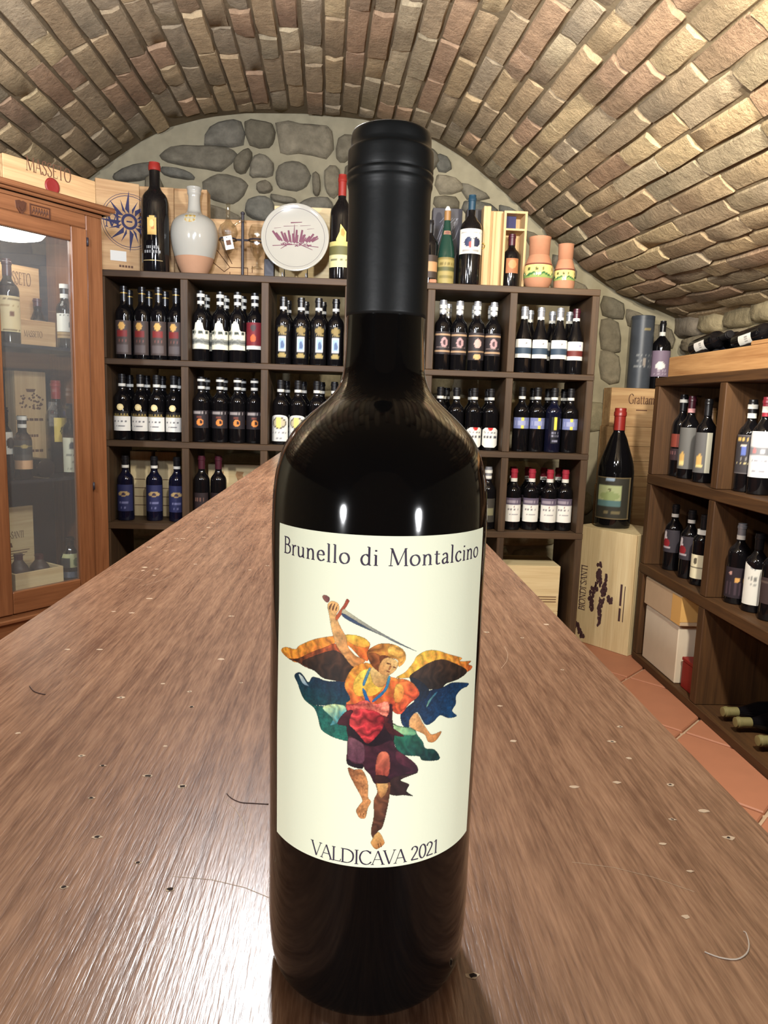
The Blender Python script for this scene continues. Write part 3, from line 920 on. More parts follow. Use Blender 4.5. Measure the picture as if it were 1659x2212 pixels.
ANGEL = [
 ((22,40,66),(14,62,66),100,0.35,[(-29.9,126.3),(-27.7,128.1),(-25.7,127.5),(-23.6,125.8),(-22.0,128.0),(-19.0,128.0),(-16.6,127.7),(-8.7,128.6),(-8.9,123.6),(-9.3,121.2),(-14.6,120.3),(-17.8,119.5),(-21.8,119.0),(-25.6,120.7),(-27.9,123.7)]),
 ((16,70,72),(30,104,84),70,0.4,[(-27.9,123.7),(-25.6,120.7),(-21.8,119.0),(-17.8,119.3),(-15.9,119.1),(-10.2,121.1),(-9.3,118.8),(-12.7,116.1),(-9.1,113.6),(-9.0,109.6),(-12.5,109.5),(-15.7,110.2),(-18.5,111.6),(-19.7,115.2),(-21.3,117.9),(-25.1,119.6),(-26.9,121.7)]),
 ((206,222,160),(60,130,140),60,0.5,[(-18.0,118.7),(-15.9,117.0),(-14.4,115.7),(-15.2,113.5),(-12.6,114.8),(-10.9,116.5),(-10.0,118.7),(-10.9,120.7),(-15.0,120.5)]),
 ((226,232,214),(120,150,170),60,0.2,[(-27.8,127.5),(-26.0,127.0),(-24.4,125.4),(-23.5,124.6),(-25.7,124.7),(-27.0,125.9)]),
 ((16,36,62),(22,70,110),60,0.35,[(7.6,114.8),(6.8,118.4),(7.9,120.0),(11.3,122.3),(16.3,125.1),(22.1,125.4),(26.2,125.8),(35.0,123.1),(34.1,122.2),(30.7,122.3),(27.9,120.8),(27.9,118.1),(26.2,116.2),(28.8,113.7),(24.5,114.2),(20.9,116.0),(18.4,114.5),(15.4,114.0),(12.4,118.5),(10.2,116.7),(9.8,114.1)]),
 ((120,170,150),(40,90,120),0,0.3,[(16.0,121.7),(18.4,123.9),(19.4,123.9),(17.2,121.9),(15.6,119.7)]),
 ((40,118,84),(16,48,50),60,0.5,[(2.9,117.2),(5.9,114.9),(11.2,113.5),(12.7,111.1),(14.7,108.5),(15.8,106.1),(19.4,104.8),(21.5,101.0),(15.0,102.1),(13.5,103.8),(8.9,104.8),(6.2,106.9),(4.8,110.1),(3.4,113.3)]),
 ((190,216,150),(90,150,110),20,0.4,[(3.3,116.3),(5.9,114.7),(10.8,113.4),(12.2,111.3),(8.6,111.5),(6.0,112.8),(3.8,114.1)]),
 ((226,150,52),(214,96,44),60,0.6,[(-38.0,132.4),(-34.9,134.5),(-29.7,135.2),(-27.9,136.8),(-22.3,140.0),(-17.4,141.8),(-11.6,143.3),(-8.2,143.6),(-4.9,142.8),(-3.3,141.2),(-3.6,139.5),(-4.1,137.8),(-3.7,135.7),(-6.0,136.4),(-9.8,139.9),(-13.3,141.1),(-15.0,139.6),(-17.8,138.3),(-22.2,135.7),(-24.8,133.4),(-28.4,131.1),(-33.2,131.1)]),
 ((240,196,72),(226,150,60),90,0.4,[(-11.6,143.1),(-8.2,143.6),(-4.9,142.7),(-3.4,141.1),(-4.4,139.9),(-7.3,140.1),(-9.8,141.1),(-11.6,141.8)]),
 ((184,84,40),(70,40,26),95,0.7,[(-33.2,131.1),(-28.4,132.5),(-22.2,136.2),(-17.8,138.4),(-14.2,140.2),(-11.5,138.4),(-7.6,134.5),(-8.6,132.3),(-9.9,128.7),(-15.2,128.3),(-18.5,128.5),(-21.5,130.1),(-25.3,130.5),(-28.4,131.1)]),
 ((74,46,30),(44,30,22),95,0.6,[(-26.5,131.6),(-22.2,134.6),(-15.0,137.9),(-11.4,136.7),(-8.0,133.6),(-9.1,130.5),(-10.4,128.7),(-15.2,128.5),(-18.5,128.6),(-21.5,130.2)]),
 ((236,186,66),(218,104,46),60,0.6,[(10.3,134.9),(11.6,137.0),(14.7,138.3),(18.7,137.8),(23.7,135.7),(30.0,133.1),(29.2,132.2),(36.4,130.3),(34.4,129.8),(37.8,127.9),(33.8,127.3),(27.3,130.0),(21.1,133.1),(15.9,133.1),(12.3,131.8),(9.2,130.2),(5.1,130.4),(7.8,132.1)]),
 ((70,46,32),(36,28,24),90,0.6,[(9.2,130.2),(12.2,132.6),(15.9,134.3),(20.4,134.7),(25.8,132.5),(33.7,127.7),(28.9,126.3),(23.2,126.2),(21.0,125.1),(16.8,125.4),(12.9,126.4)]),
 ((24,26,34),(18,40,66),90,0.3,[(9.6,130.1),(13.8,128.1),(16.3,125.1),(15.4,123.1),(12.2,121.3),(10.1,119.4),(11.2,123.6)]),
 ((226,176,110),(196,120,62),0,0.35,[(-16.6,149.2),(-17.2,151.8),(-15.8,153.4),(-13.6,152.9),(-13.3,150.9),(-14.1,149.1),(-12.5,145.5),(-10.7,142.7),(-10.1,139.8),(-7.6,137.1),(-4.6,136.0),(-5.9,134.2),(-8.3,133.5),(-11.4,136.7),(-14.1,140.2),(-15.6,144.6)]),
 ((196,90,44),(150,60,40),0,0.1,[(-11.0,154.5),(-10.1,154.4),(-10.3,153.3),(-13.5,147.9),(-14.4,148.5),(-11.8,152.7)]),
 ((150,96,80),(110,60,60),0,0.1,[(-19.0,154.6),(-17.7,155.0),(-16.4,154.2),(-17.0,152.8),(-18.4,153.2)]),
 ((196,186,150),(80,90,110),60,0.1,[(-11.8,151.4),(-9.7,150.3),(-1.7,145.7),(6.7,141.0),(11.8,138.2),(5.8,140.9),(-2.5,145.0),(-10.4,148.0),(-12.4,149.6)]),
 ((48,66,100),(90,96,100),0,0.1,[(-12.4,149.6),(-11.3,149.8),(-5.8,147.0),(-0.0,143.8),(-2.5,144.9),(-10.4,148.0)]),
 ((66,26,34),(44,20,30),90,0.2,[(-8.9,122.3),(3.1,122.9),(4.3,117.2),(4.8,109.2),(-2.2,108.2),(-9.0,109.6)]),
 ((228,150,56),(206,74,46),70,0.6,[(-8.0,133.4),(-4.6,135.0),(-1.4,134.1),(2.8,131.1),(5.4,130.2),(8.4,129.6),(11.1,127.6),(12.8,124.3),(9.5,121.6),(7.1,118.6),(4.5,119.4),(4.0,122.0),(2.7,121.2),(2.0,118.1),(-1.3,119.4),(-5.5,120.0),(-7.6,119.0),(-10.2,121.3),(-8.9,123.2),(-10.8,126.9),(-10.0,130.4)]),
 ((242,210,86),(232,166,62),90,0.4,[(-7.0,130.7),(-4.6,133.0),(-1.3,132.8),(0.8,130.7),(1.4,127.7),(-1.1,125.0),(-4.4,124.2),(-7.3,124.6),(-8.2,127.6)]),
 ((236,120,56),(212,78,44),40,0.6,[(5.4,128.3),(8.4,129.1),(11.2,127.1),(12.4,123.8),(9.1,121.6),(6.8,119.2),(5.3,120.6),(4.9,124.1)]),
 ((244,190,84),(236,130,60),40,0.3,[(5.0,128.0),(7.1,127.9),(7.7,124.8),(6.3,122.3),(4.6,123.3)]),
 ((222,186,118),(190,136,78),50,0.2,[(-3.0,133.1),(-0.1,134.2),(2.9,131.1),(1.8,128.4),(0.1,127.4),(-2.0,128.8)]),
 ((40,110,160),(24,70,130),90,0.1,[(-5.3,126.6),(-4.3,126.2),(-3.0,123.2),(-0.9,119.8),(-1.3,119.1),(-3.5,121.2)]),
 ((70,140,160),(40,100,150),90,0.1,[(2.5,130.7),(3.3,130.6),(2.2,126.4),(-1.4,122.8),(-2.0,123.2),(1.4,126.8)]),
 ((110,150,150),(60,120,160),90,0.1,[(-3.6,133.1),(-2.9,133.1),(-4.6,127.8),(-5.2,128.6)]),
 ((206,70,64),(226,130,104),0,0.7,[(-10.2,121.1),(-7.6,121.6),(-4.3,123.1),(-1.0,121.9),(2.5,122.9),(3.3,119.4),(1.7,117.6),(-1.3,119.5),(-5.4,119.7),(-7.5,117.9),(-9.7,119.2)]),
 ((78,24,32),(50,18,26),60,0.4,[(-12.9,114.8),(-10.5,118.6),(-7.9,119.4),(-8.9,114.9),(-9.1,114.3),(-11.3,114.1)]),
 ((96,34,36),(60,20,26),60,0.4,[(1.2,118.1),(3.4,117.2),(2.9,115.9),(6.0,115.3),(3.8,115.0),(8.3,111.2),(4.8,111.8),(2.6,113.6)]),
 ((38,20,28),(30,16,24),90,0.2,[(-9.1,114.4),(-7.4,113.3),(-5.2,110.9),(-3.1,108.8),(-0.7,110.9),(1.7,113.7),(3.5,112.4),(4.4,110.1),(1.9,108.8),(-1.4,108.3),(-3.9,108.7),(-6.5,110.2),(-9.2,111.3)]),
 ((214,66,66),(136,30,38),0,0.9,[(-8.3,118.4),(-5.9,120.2),(-1.4,119.8),(1.7,117.7),(1.4,114.2),(-0.7,111.1),(-3.1,109.0),(-5.2,110.9),(-7.4,113.3),(-9.0,114.9)]),
 ((78,36,46),(44,20,32),30,0.4,[(-9.1,110.9),(-6.5,110.1),(-3.9,108.6),(-0.6,108.3),(4.4,110.1),(6.2,106.9),(12.2,101.8),(13.3,98.4),(9.1,98.2),(4.8,96.8),(4.0,95.5),(-0.2,95.5),(-2.0,98.6),(-3.7,100.3),(-4.6,101.5),(-9.3,101.9),(-9.4,106.5)]),
 ((120,74,84),(92,52,66),90,0.3,[(-9.0,110.5),(-5.2,109.4),(-3.9,107.0),(-4.4,102.5),(-8.8,103.3),(-9.2,106.5)]),
 ((34,16,26),(26,14,22),0,0.2,[(-9.3,103.4),(-7.1,102.1),(-4.4,102.1),(-4.5,100.6),(-7.1,100.8),(-9.3,101.6)]),
 ((206,112,82),(150,64,52),90,0.4,[(0.0,104.9),(2.0,106.6),(3.8,104.9),(4.0,99.9),(3.1,98.1),(-0.2,98.7)]),
 ((92,40,52),(56,22,38),60,0.4,[(6.2,106.5),(12.2,101.7),(13.2,98.4),(8.7,98.7),(10.9,99.7),(6.3,102.9)]),
 ((58,36,34),(38,22,24),60,0.4,[(5.2,97.6),(13.3,98.3),(10.0,97.5),(7.7,96.5),(10.6,94.8),(9.8,92.6),(12.1,90.6),(8.9,91.3),(5.0,91.7),(3.7,93.6)]),
 ((140,84,52),(212,146,88),10,0.35,[(-9.0,100.6),(-7.1,100.1),(-4.5,100.2),(-2.7,96.4),(-2.5,91.4),(-1.5,89.7),(-2.4,87.4),(-3.1,84.1),(-4.9,83.9),(-6.1,86.2),(-5.0,88.5),(-4.3,90.3),(-6.9,95.1),(-8.6,98.4)]),
 ((150,90,56),(74,46,36),30,0.5,[(-0.1,96.4),(4.1,96.4),(4.4,92.7),(3.6,86.3),(2.4,80.9),(1.1,79.6),(-0.5,77.3),(-1.2,79.7),(-0.5,84.7),(-0.6,90.1),(0.4,92.9)]),
 ((222,170,104),(180,120,70),90,0.2,[(0.3,95.9),(3.5,95.8),(3.3,92.8),(1.7,90.9),(0.6,92.8)]),
 ((64,34,30),(40,22,24),0,0.2,[(-0.3,98.6),(3.2,98.2),(4.0,96.1),(0.0,96.0)]),
 ((226,176,106),(190,124,66),60,0.2,[(-0.9,76.4),(0.3,78.7),(1.6,79.1),(3.2,75.8),(2.6,74.5),(0.9,73.4),(-0.2,73.9),(-1.1,75.4)]),
 ((224,166,106),(200,130,72),60,0.3,[(10.0,116.8),(12.1,118.5),(14.4,114.8),(17.0,111.1),(18.6,110.2),(21.7,110.5),(20.9,108.9),(19.0,107.6),(16.6,108.1),(15.3,110.6),(11.7,112.9),(9.8,114.5)]),
 ((222,160,66),(150,84,44),150,0.7,[(-4.2,138.2),(-2.8,140.0),(0.0,141.3),(3.7,141.1),(6.7,139.5),(7.9,137.3),(7.4,135.1),(5.7,133.9),(5.2,136.1),(2.7,136.6),(1.1,135.7),(-0.4,133.1),(-3.0,135.6)]),
 ((150,84,44),(96,52,30),90,0.6,[(-3.9,137.8),(-1.5,138.3),(0.6,136.6),(0.3,134.1),(-0.3,132.4),(-1.5,133.2),(-2.7,134.4),(-3.6,136.1)]),
 ((120,66,38),(84,46,28),90,0.3,[(-0.2,137.3),(1.8,137.5),(2.8,136.8),(1.4,135.8),(0.2,134.5)]),
 ((232,178,84),(214,150,66),0,0.5,[(2.5,140.5),(5.0,140.1),(7.1,138.2),(7.3,136.1),(6.2,135.3),(5.3,136.6),(3.9,137.5),(2.2,138.4)]),
 ((226,184,116),(206,144,84),150,0.15,[(-0.1,134.9),(1.5,136.8),(4.0,136.5),(5.4,135.3),(5.1,133.2),(2.9,131.3),(0.8,131.5),(-0.5,132.8)]),
 ((120,66,40),(120,66,40),0,0,[(2.1,135.3),(3.3,134.9),(3.2,134.6),(2.0,134.9)]),
 ((120,66,40),(120,66,40),0,0,[(4.1,134.1),(5.0,133.7),(4.9,133.4),(4.0,133.7)]),
 ((150,70,50),(150,70,50),0,0,[(1.9,132.8),(3.1,132.4),(2.8,132.1),(2.0,132.5)]),
 ((120,70,40),(120,70,40),0,0,[(-16.6,151.5),(-15.8,152.7),(-15.6,152.6),(-16.3,150.5)]),
 ((120,70,40),(120,70,40),0,0,[(-15.6,151.0),(-14.8,152.7),(-14.6,152.6),(-15.2,150.4)]),
 ((120,70,40),(120,70,40),0,0,[(-14.5,150.9),(-13.9,152.2),(-13.8,152.2),(-14.2,150.4)]),
 ((130,76,44),(130,76,44),0,0,[(1.3,75.3),(1.6,73.9),(1.4,73.9),(1.1,75.3)]),
 ((130,76,44),(130,76,44),0,0,[(2.0,75.5),(2.4,74.3),(2.2,74.2),(1.8,75.5)]),
 ((130,76,44),(130,76,44),0,0,[(-4.5,85.6),(-4.8,84.3),(-4.9,84.3),(-4.7,85.7)]),
 ((130,76,44),(130,76,44),0,0,[(-3.6,85.5),(-3.7,84.2),(-3.9,84.2),(-3.8,85.5)]),
 ((176,110,64),(176,110,64),0,0,[(3.0,134.4),(3.5,134.2),(2.9,132.9),(2.6,133.1)]),
]

# the printed figure is rasterised into a fine vertex-coloured sheet
du = 0.17
U0, V0 = -38.8, 72.6
gw, gh = int(77.6/du)+1, int(83.4/du)+1
yy, xx = np.mgrid[0:gh, 0:gw]
ux = U0+xx*du; vz = V0+yy*du
rgb = np.zeros((gh, gw, 3)); rgb[:] = (226, 226, 196)
alpha = np.zeros((gh, gw), bool)
rng = np.random.RandomState(4)
def smooth(a, k):
    for _ in range(k):
        a = (a+np.roll(a, 1, 0)+np.roll(a, -1, 0)+np.roll(a, 1, 1)+np.roll(a, -1, 1))/5
    return a
nz1 = smooth(rng.randn(gh, gw), 2); nz1 /= nz1.std()
nz3 = smooth(rng.randn(gh, gw), 60); nz3 /= nz3.std()
nz2 = smooth(rng.randn(gh, gw), 14); nz2 /= nz2.std()
def inside(poly, X, Y):
    c = np.zeros(X.shape, bool)
    n = len(poly)
    for i in range(n):
        x1, y1 = poly[i]; x2, y2 = poly[(i+1) % n]
        if y1 == y2: continue
        c ^= ((y1 > Y) != (y2 > Y)) & (X < (x2-x1)*(Y-y1)/(y2-y1)+x1)
    return c
for c1, c2, ang, streak, poly in ANGEL:
    pl = crom(poly+[poly[0]], 4)[:-1]
    m_ = inside(pl, ux, vz)
    if not m_.any(): continue
    ca, sa = math.cos(math.radians(ang)), -math.sin(math.radians(ang))
    tt = ux*ca+vz*sa
    lo, hi = tt[m_].min(), tt[m_].max()
    g_ = np.clip((tt-lo)/(hi-lo+1e-6), 0, 1)
    # brush streaks run across the gradient
    ph = (ux*-sa+vz*ca)*2.6+nz2*1.6
    fold = np.sin((ux*-sa+vz*ca)*1.5+nz3*1.3+tt*.12)
    g_ = np.clip(g_+streak*(.10*np.sin(ph)+.16*nz1+.10*nz2), 0, 1)[..., None]
    colr = np.array(c1)*(1-g_)+np.array(c2)*g_
    colr = colr*(1+.05*nz1[..., None]+.34*streak*(fold*np.abs(fold))[..., None])
    ins = m_.copy()
    for ax in (0, 1):
        for s in (1, -1):
            ins &= np.roll(m_, s, ax)
    edge = m_ & ~ins
    colr[edge] *= .8
    rgb[m_] = colr[m_]
    alpha |= m_
big = alpha.copy()
for ax in (0, 1):
    for s in (1, -1):
        big |= np.roll(alpha, s, ax)
lin = np.clip(rgb, 0, 255)/255.0
lin = np.where(lin <= .04045, lin/12.92, ((lin+.055)/1.055)**2.4)
ids = -np.ones((gh, gw), int)
ids[big] = np.arange(big.sum())
aa = ux[big]/1000.0/RL
zz_ = vz[big]/1000.0
rr_ = np.interp(zz_, [p[1] for p in HP], [p[0] for p in HP])+.00012+.00004
co = np.stack([rr_*np.sin(aa), -rr_*np.cos(aa), zz_], 1)
q = np.stack([ids[:-1, :-1], ids[:-1, 1:], ids[1:, 1:], ids[1:, :-1]], -1).reshape(-1, 4)
q = q[(q >= 0).all(1)]
me = bpy.data.meshes.new('printed_figure')
me.vertices.add(len(co)); me.vertices.foreach_set('co', co.ravel())
me.loops.add(q.size); me.loops.foreach_set('vertex_index', q.ravel().astype(np.int32))
me.polygons.add(len(q)); me.polygons.foreach_set('loop_start', np.arange(0, q.size, 4, dtype=np.int32))
me.polygons.foreach_set('use_smooth', np.ones(len(q), bool))
me.update(calc_edges=True)
ca_ = me.color_attributes.new('Col', 'FLOAT_COLOR', 'POINT')
ca_.data.foreach_set('color', np.concatenate([lin[big], np.ones((big.sum(), 1))], 1).ravel())
me.materials.append(M_label)
pf = link('printed_figure', me, label)
pf['label'] = 'printed winged figure in orange and red with raised sword'

# ------------------------------------------------------------------ bottle maker
def bprof(H, R, neck=.0148, kind='b'):
    if kind == 'b':     # high square shoulders
        P = [(.2, 0), (.9, 0), (.98, .008), (1, .025), (1, .60), (.985, .635), (.93, .665), (.80, .695), (.62, .72), (.50, .745), (None, .775), (None, .93), ('lip', .935), ('lip', .965), (None, .972), (None, .998), ('c', 1.0)]
    elif kind == 'm':   # large bottle, high shoulders
        P = [(.2, 0), (.9, 0), (.98, .006), (1, .02), (1, .615), (.985, .65), (.92, .685), (.78, .715), (.58, .74), (.46, .76), (None, .785), (None, .925), ('lip', .93), ('lip', .97), (None, .98), (None, .997), ('c', 1.0)]
    else:               # sloping shoulders
        P = [(.2, 0), (.9, 0), (.98, .008), (1, .025), (1, .46), (.96, .52), (.86, .58), (.72, .64), (.58, .70), (.47, .75), (None, .80), (None, .93), ('lip', .935), ('lip', .965), (None, .972), (None, .998), ('c', 1.0)]
    out = []
    for r, z in P:
        rr = neck if r is None else neck*1.12 if r == 'lip' else neck*.8 if r == 'c' else r*R
        out.append((rr, z*H))
    return out

def patch(prof, z0, z1, half, paint, nu=24, nv=26, top=None, off=.0005, cen=0.0, bottom=None):
    """a printed paper wrapped on a turned profile, facing -y; paint(u, v) gives its colour"""
    mb_ = MB()
    zs, rsx = [p[1] for p in prof], [p[0] for p in prof]
    for j in range(nv+1):
        for i in range(nu+1):
            u, v = -1+2*i/nu, j/nv
            t = top(u) if top else 1.0
            b = bottom(u) if bottom else 0.0
            vv = b+(t-b)*v
            z = z0+(z1-z0)*vv
            r = float(np.interp(z, zs, rsx))+off
            a = math.radians(cen+half*u)
            mb_.v.append((r*math.sin(a), -r*math.cos(a), z))
            mb_.c.append(tuple(s2l(paint(u, vv))))
    for j in range(nv):
        for i in range(nu):
            a = j*(nu+1)+i
            mb_.f.append((a, a+1, a+nu+2, a+nu+1)); mb_.mi.append(0)
    return mb_

def make_bottle(label, loc, H, R, glass=None, cap=None, cap0=.80, bands=(), labels=(), kind='b', rz=0, group=None, neck=.0148, rot=None, lite=False, name='wine_bottle'):
    t = thing(name, label, 'bottle', loc, rz, group, rot)
    pr = bprof(H, R, neck, kind)
    zc = cap0*H
    body = [p for p in pr if p[1] < zc-1e-4]+[(float(np.interp(zc, [p[1] for p in pr], [p[0] for p in pr])), zc)]
    obj('glass_body', MB().lathe(body, 20), glass or M_glass, t, smooth=True)
    capp = [(float(np.interp(zc, [p[1] for p in pr], [p[0] for p in pr]))+.0006, zc+.0002)]+[(r+.0006, z) for r, z in pr if z > zc+1e-4]
    capp[-1] = (capp[-1][0], H)
    obj('capsule', MB().lathe(capp, 16), cap or M_capd, t, smooth=True)
    for (zf, h, m) in bands:
        rr = max(float(np.interp(zf*H+q*h, [p[1] for p in pr], [p[0] for p in pr])) for q in (0, .5, 1))+.0011
        obj('neck_band', MB().lathe([(rr, zf*H), (rr, zf*H+h)], 16), m, t, smooth=True)
    for L in labels:
        z0, z1, half, paint = L[:4]
        kw = L[4] if len(L) > 4 else {}
        obj('label', patch(pr, z0*H, z1*H, half, paint, **kw), M_label, t, smooth='all')
    return t

def layers(base, *ls):
    """layers: (u0, u1, v0, v1, rgb); lines of small print: ('txt', v0, v1, rgb, umax)"""
    def f(u, v):
        c = base
        for l in ls:
            if l[0] == 'txt':
                if l[1] <= v <= l[2] and abs(u) < l[4] and math.sin(u*46+l[1]*50)*math.sin(u*27.0+1) > -.12:
                    c = l[3]
            elif l[0] == 'disc':
                if ((u-l[1])/l[3])**2+((v-l[2])/l[4])**2 < 1: c = l[5]
            elif l[0] <= u <= l[1] and l[2] <= v <= l[3]:
                c = l[4]
        return c
    return f
arch = lambda u: 1.0 if abs(u) < .18 else .92 if abs(u) < .34 else .72 if abs(u) < .5 else .66
shield = lambda u: 1.0-.13*max(0, (abs(u)-.55)/.45)
shieldb = lambda u: .13*max(0, (abs(u)-.55)/.45)
rnd = lambda u: .5+.5*math.sqrt(max(0, 1-u*u))
rndb = lambda u: .5-.5*math.sqrt(max(0, 1-u*u))
WHITE, CREAM, GOLD, DK = (228, 226, 218), (230, 226, 204), (186, 150, 80), (44, 38, 38)
WB = (.815, .012, M_band)

# ------------------------------------------------------------------ the wall rack
RY0, RY1 = 2.92, 3.26
UX = [-1.068, -.725, -.387, -.034, .319, .674, 1.031]
SZ = [(.710, .737), (.350, .375), (.002, .028), (-.358, -.330)]
rack = thing('wine_rack', 'dark brown open wooden wine rack against the stone end wall', 'rack', (0, RY0, 0))
for k, (a, b) in enumerate(SZ):
    obj('shelf_board', MB().box(UX[0]-.017, UX[-1]+.017, 0, RY1-RY0, a, b, b=.002), M_rack, rack)
for i, x in enumerate(UX):
    for k in range(4):
        z1 = SZ[k][0]-.0005
        z0 = SZ[k+1][1]+.0005 if k < 3 else ZF
        obj('upright', MB().box(x-.016, x+.016, .001, RY1-RY0-.001, z0, z1, b=.002), M_rackv, rack)

ORD = ['first', 'second', 'third', 'fourth', 'fifth', 'sixth']
def cell(base, look, place, spec, front, back, ytop, ymid, variants=None, R=.0362, group='', H=None):
    """front/back: photo columns of the bottles; base: shelf height"""
    yF, yB = RY0+.085, RY0+.20
    if H is None:
        H = float(at(front[0], ytop, 1, yF)[2])-base
    protos = {}
    for row, (cols, yy) in enumerate(((front, yF), (back, yB))):
        xs = [float(at(px, ymid, 1, yy)[0]) for px in cols]
        if xs:
            ci = max(k for k in range(6) if UX[k] < xs[0]+.03)
            lo_, hi_ = UX[ci]+.0165+R+.001, UX[ci+1]-.0165-R-.001
            xs = [min(hi_-(len(xs)-1-i)*(2*R+.0006), x) for i, x in enumerate(xs)]
            for i in range(len(xs)):
                xs[i] = max(xs[i], lo_ if i == 0 else xs[i-1]+2*R+.0006)
        for i, px in enumerate(cols):
            p = (xs[i], 0, 0)
            v = (variants or {}).get(i) if row == 0 else None
            sp = dict(spec)
            lk = look
            if v:
                lk = v[0]; sp.update(v[1])
            key = (row, i) if v else 'p'
            lab = '%s, %s %s, %s' % (lk, ORD[i], 'in front' if row == 0 else 'behind', place)
            loc = (float(p[0]), yy+(.004 if i % 2 else -.004), base+.0005)
            if key in protos:
                dup(protos[key], loc, random.uniform(-.2, .2), lab)
            else:
                protos[key] = make_bottle(lab, loc, H, R, group=group, rz=random.uniform(-.08, .08), **sp)

Z1, Z2, Z3 = SZ[1][1], SZ[2][1], SZ[3][1]
cell(Z1, 'gold and red labelled bottle', 'below the compass crate', dict(cap=M_capd, labels=[(.066, .53, 66, layers((74, 62, 58), (-.5, .5, .52, .7, (128, 46, 44)), ('disc', 0, .84, .34, .12, (210, 164, 92)), (-.6, .6, .05, .3, (98, 88, 86)), ('txt', .36, .46, (140, 90, 80), .5)))], bands=[(.9, .004, M_gold)]),
     [268.8, 310.5, 346, 383], [281, 322, 365, 388], 619, 700, group='wine bottles in the rack below the compass crate')
cell(Z1, 'cream arch labelled bottle', 'below the stone jug', dict(cap=M_capd, bands=[(.815, .013, M_band), (.91, .014, M_band)], labels=[(.18, .58, 80, layers(CREAM, ('txt', .52, .64, (58, 66, 58), .95), (-1, 1, .18, .36, (128, 130, 122)), (-1, 1, .25, .29, (90, 92, 88))), dict(top=arch, nu=20, nv=18))]),
     [433, 475.5, 515.6, 551], [446, 487, 525], 629, 700, variants={3: ('dark red labelled bottle', dict(labels=[(.2, .58, 66, layers((116, 34, 42), ('disc', 0, .42, .3, .14, (206, 96, 50)), (-1, 1, 0, .12, WHITE), ('disc', 0, .8, .3, .12, (70, 60, 60))))]))},
     group='wine bottles in the rack below the stone jug')
cell(Z1, 'blue picture labelled bottle', 'below the round plate', dict(cap=M_capd, bands=[WB], labels=[(.10, .58, 42, layers((18, 17, 18), ('disc', 0, .86, .8, .1, (140, 120, 70)), ('disc', 0, .08, .75, .07, (160, 140, 84)), (-.62, .62, .2, .66, (210, 212, 216)), (-.42, .42, .26, .6, (150, 178, 212)), ('disc', .05, .4, .3, .12, (84, 104, 140)), ('txt', .7, .76, (150, 130, 80), .7)), dict(nv=22))]),
     [612, 650, 688, 725], [622, 659.5, 697], 642, 720, group='wine bottles in the rack below the round plate')
cell(Z1, 'pink crest labelled bottle', 'below the green bottle', dict(cap=M_capsil, bands=[(.82, .013, M_band), (.88, .016, M_band)], labels=[(.23, .55, 70, layers((46, 40, 42), (-1, 1, .84, .9, (176, 144, 112)), (-1, 1, .08, .16, (176, 144, 112)), ('disc', .1, .52, .36, .22, (176, 140, 140)), ('disc', .1, .52, .14, .12, (70, 50, 56)), ('txt', .28, .34, (120, 104, 100), .7)))]),
     [955, 991.5, 1028.6, 1065], [966, 1025, 1059], 649, 725, variants={2: ('pink crest and tan spot labelled bottle', dict(labels=[(.16, .55, 70, layers((46, 40, 42), (-1, 1, .87, .92, (176, 144, 112)), (-1, 1, .28, .34, (176, 144, 112)), ('disc', .1, .6, .36, .17, (196, 160, 150)), ('disc', .1, .12, .4, .1, (206, 164, 110))))]))},
     group='wine bottles in the rack below the green bottle')
cell(Z1, 'navy striped white label bottle', 'below the clay vases', dict(cap=M_capsil, cap0=.82, bands=[WB], kind='s', labels=[(.23, .51, 76, layers(WHITE, (-1, 1, .2, .54, (54, 70, 86)), ('disc', .1, .78, .08, .06, (130, 130, 130))))]),
     [1130, 1166.6, 1207, 1247], [1142, 1191, 1238], 663, 735, variants={3: ('maroon striped white label bottle', dict(cap=M_capmar, labels=[(.22, .5, 76, layers(WHITE, (-1, 1, .2, .5, (104, 44, 40)), ('disc', .3, .76, .1, .06, (150, 140, 180))))]))},
     group='wine bottles in the rack below the clay vases')
cell(Z2, 'white label and gold medal bottle', 'middle row by the cabinet', dict(cap=M_capd, bands=[WB], labels=[(.14, .36, 78, layers(WHITE, ('txt', .6, .7, (110, 110, 112), .6), ('txt', .3, .38, (120, 120, 122), .4))), (.365, .44, 60, layers((26, 22, 20), ('txt', .1, .5, (150, 130, 76), .9), (-1, 1, 0, .14, (150, 130, 76)))), (.45, .55, 24, layers((222, 202, 144), ('disc', 0, .5, .5, .3, (240, 226, 176))), dict(top=rnd, bottom=rndb, nu=10, nv=6))]),
     [264.6, 303, 338, 374.6], [276, 287, 318, 353], 808, 880, group='wine bottles in the middle row by the cabinet')
cell(Z2, 'orange emblem bottle', 'middle row', dict(cap=M_capd, bands=[WB, (.93, .01, M_band)], labels=[(.22, .49, 68, layers((38, 32, 36), ('txt', .78, .94, (150, 142, 140), .8), ('disc', .05, .32, .34, .2, (222, 136, 66)), ('disc', .16, .34, .16, .1, (50, 30, 30)), (-.3, .2, .55, .66, (110, 60, 50))))]),
     [434, 475, 514.6, 552], [446, 484, 524], 814, 885, group='wine bottles in the middle row with orange emblems')
cell(Z2, 'yellow striped arch label bottle', 'middle row below the blue pictures', dict(cap=M_capd, bands=[WB], labels=[(.05, .46, 74, layers((218, 218, 212), ('disc', 0, .7, .72, .22, (70, 64, 62)), ('disc', 0, .7, .6, .17, (190, 180, 150)), (-.28, .22, .5, .94, (232, 216, 120)), ('txt', .28, .36, (110, 110, 120), .7), ('txt', .1, .14, (130, 130, 136), .4)), dict(top=lambda u: .84+.16*math.sqrt(max(0, 1-u*u)), nu=18, nv=18))]),
     [606, 643, 684, 723], [619, 655, 694], 821, 890, group='wine bottles in the middle row with yellow stripes')
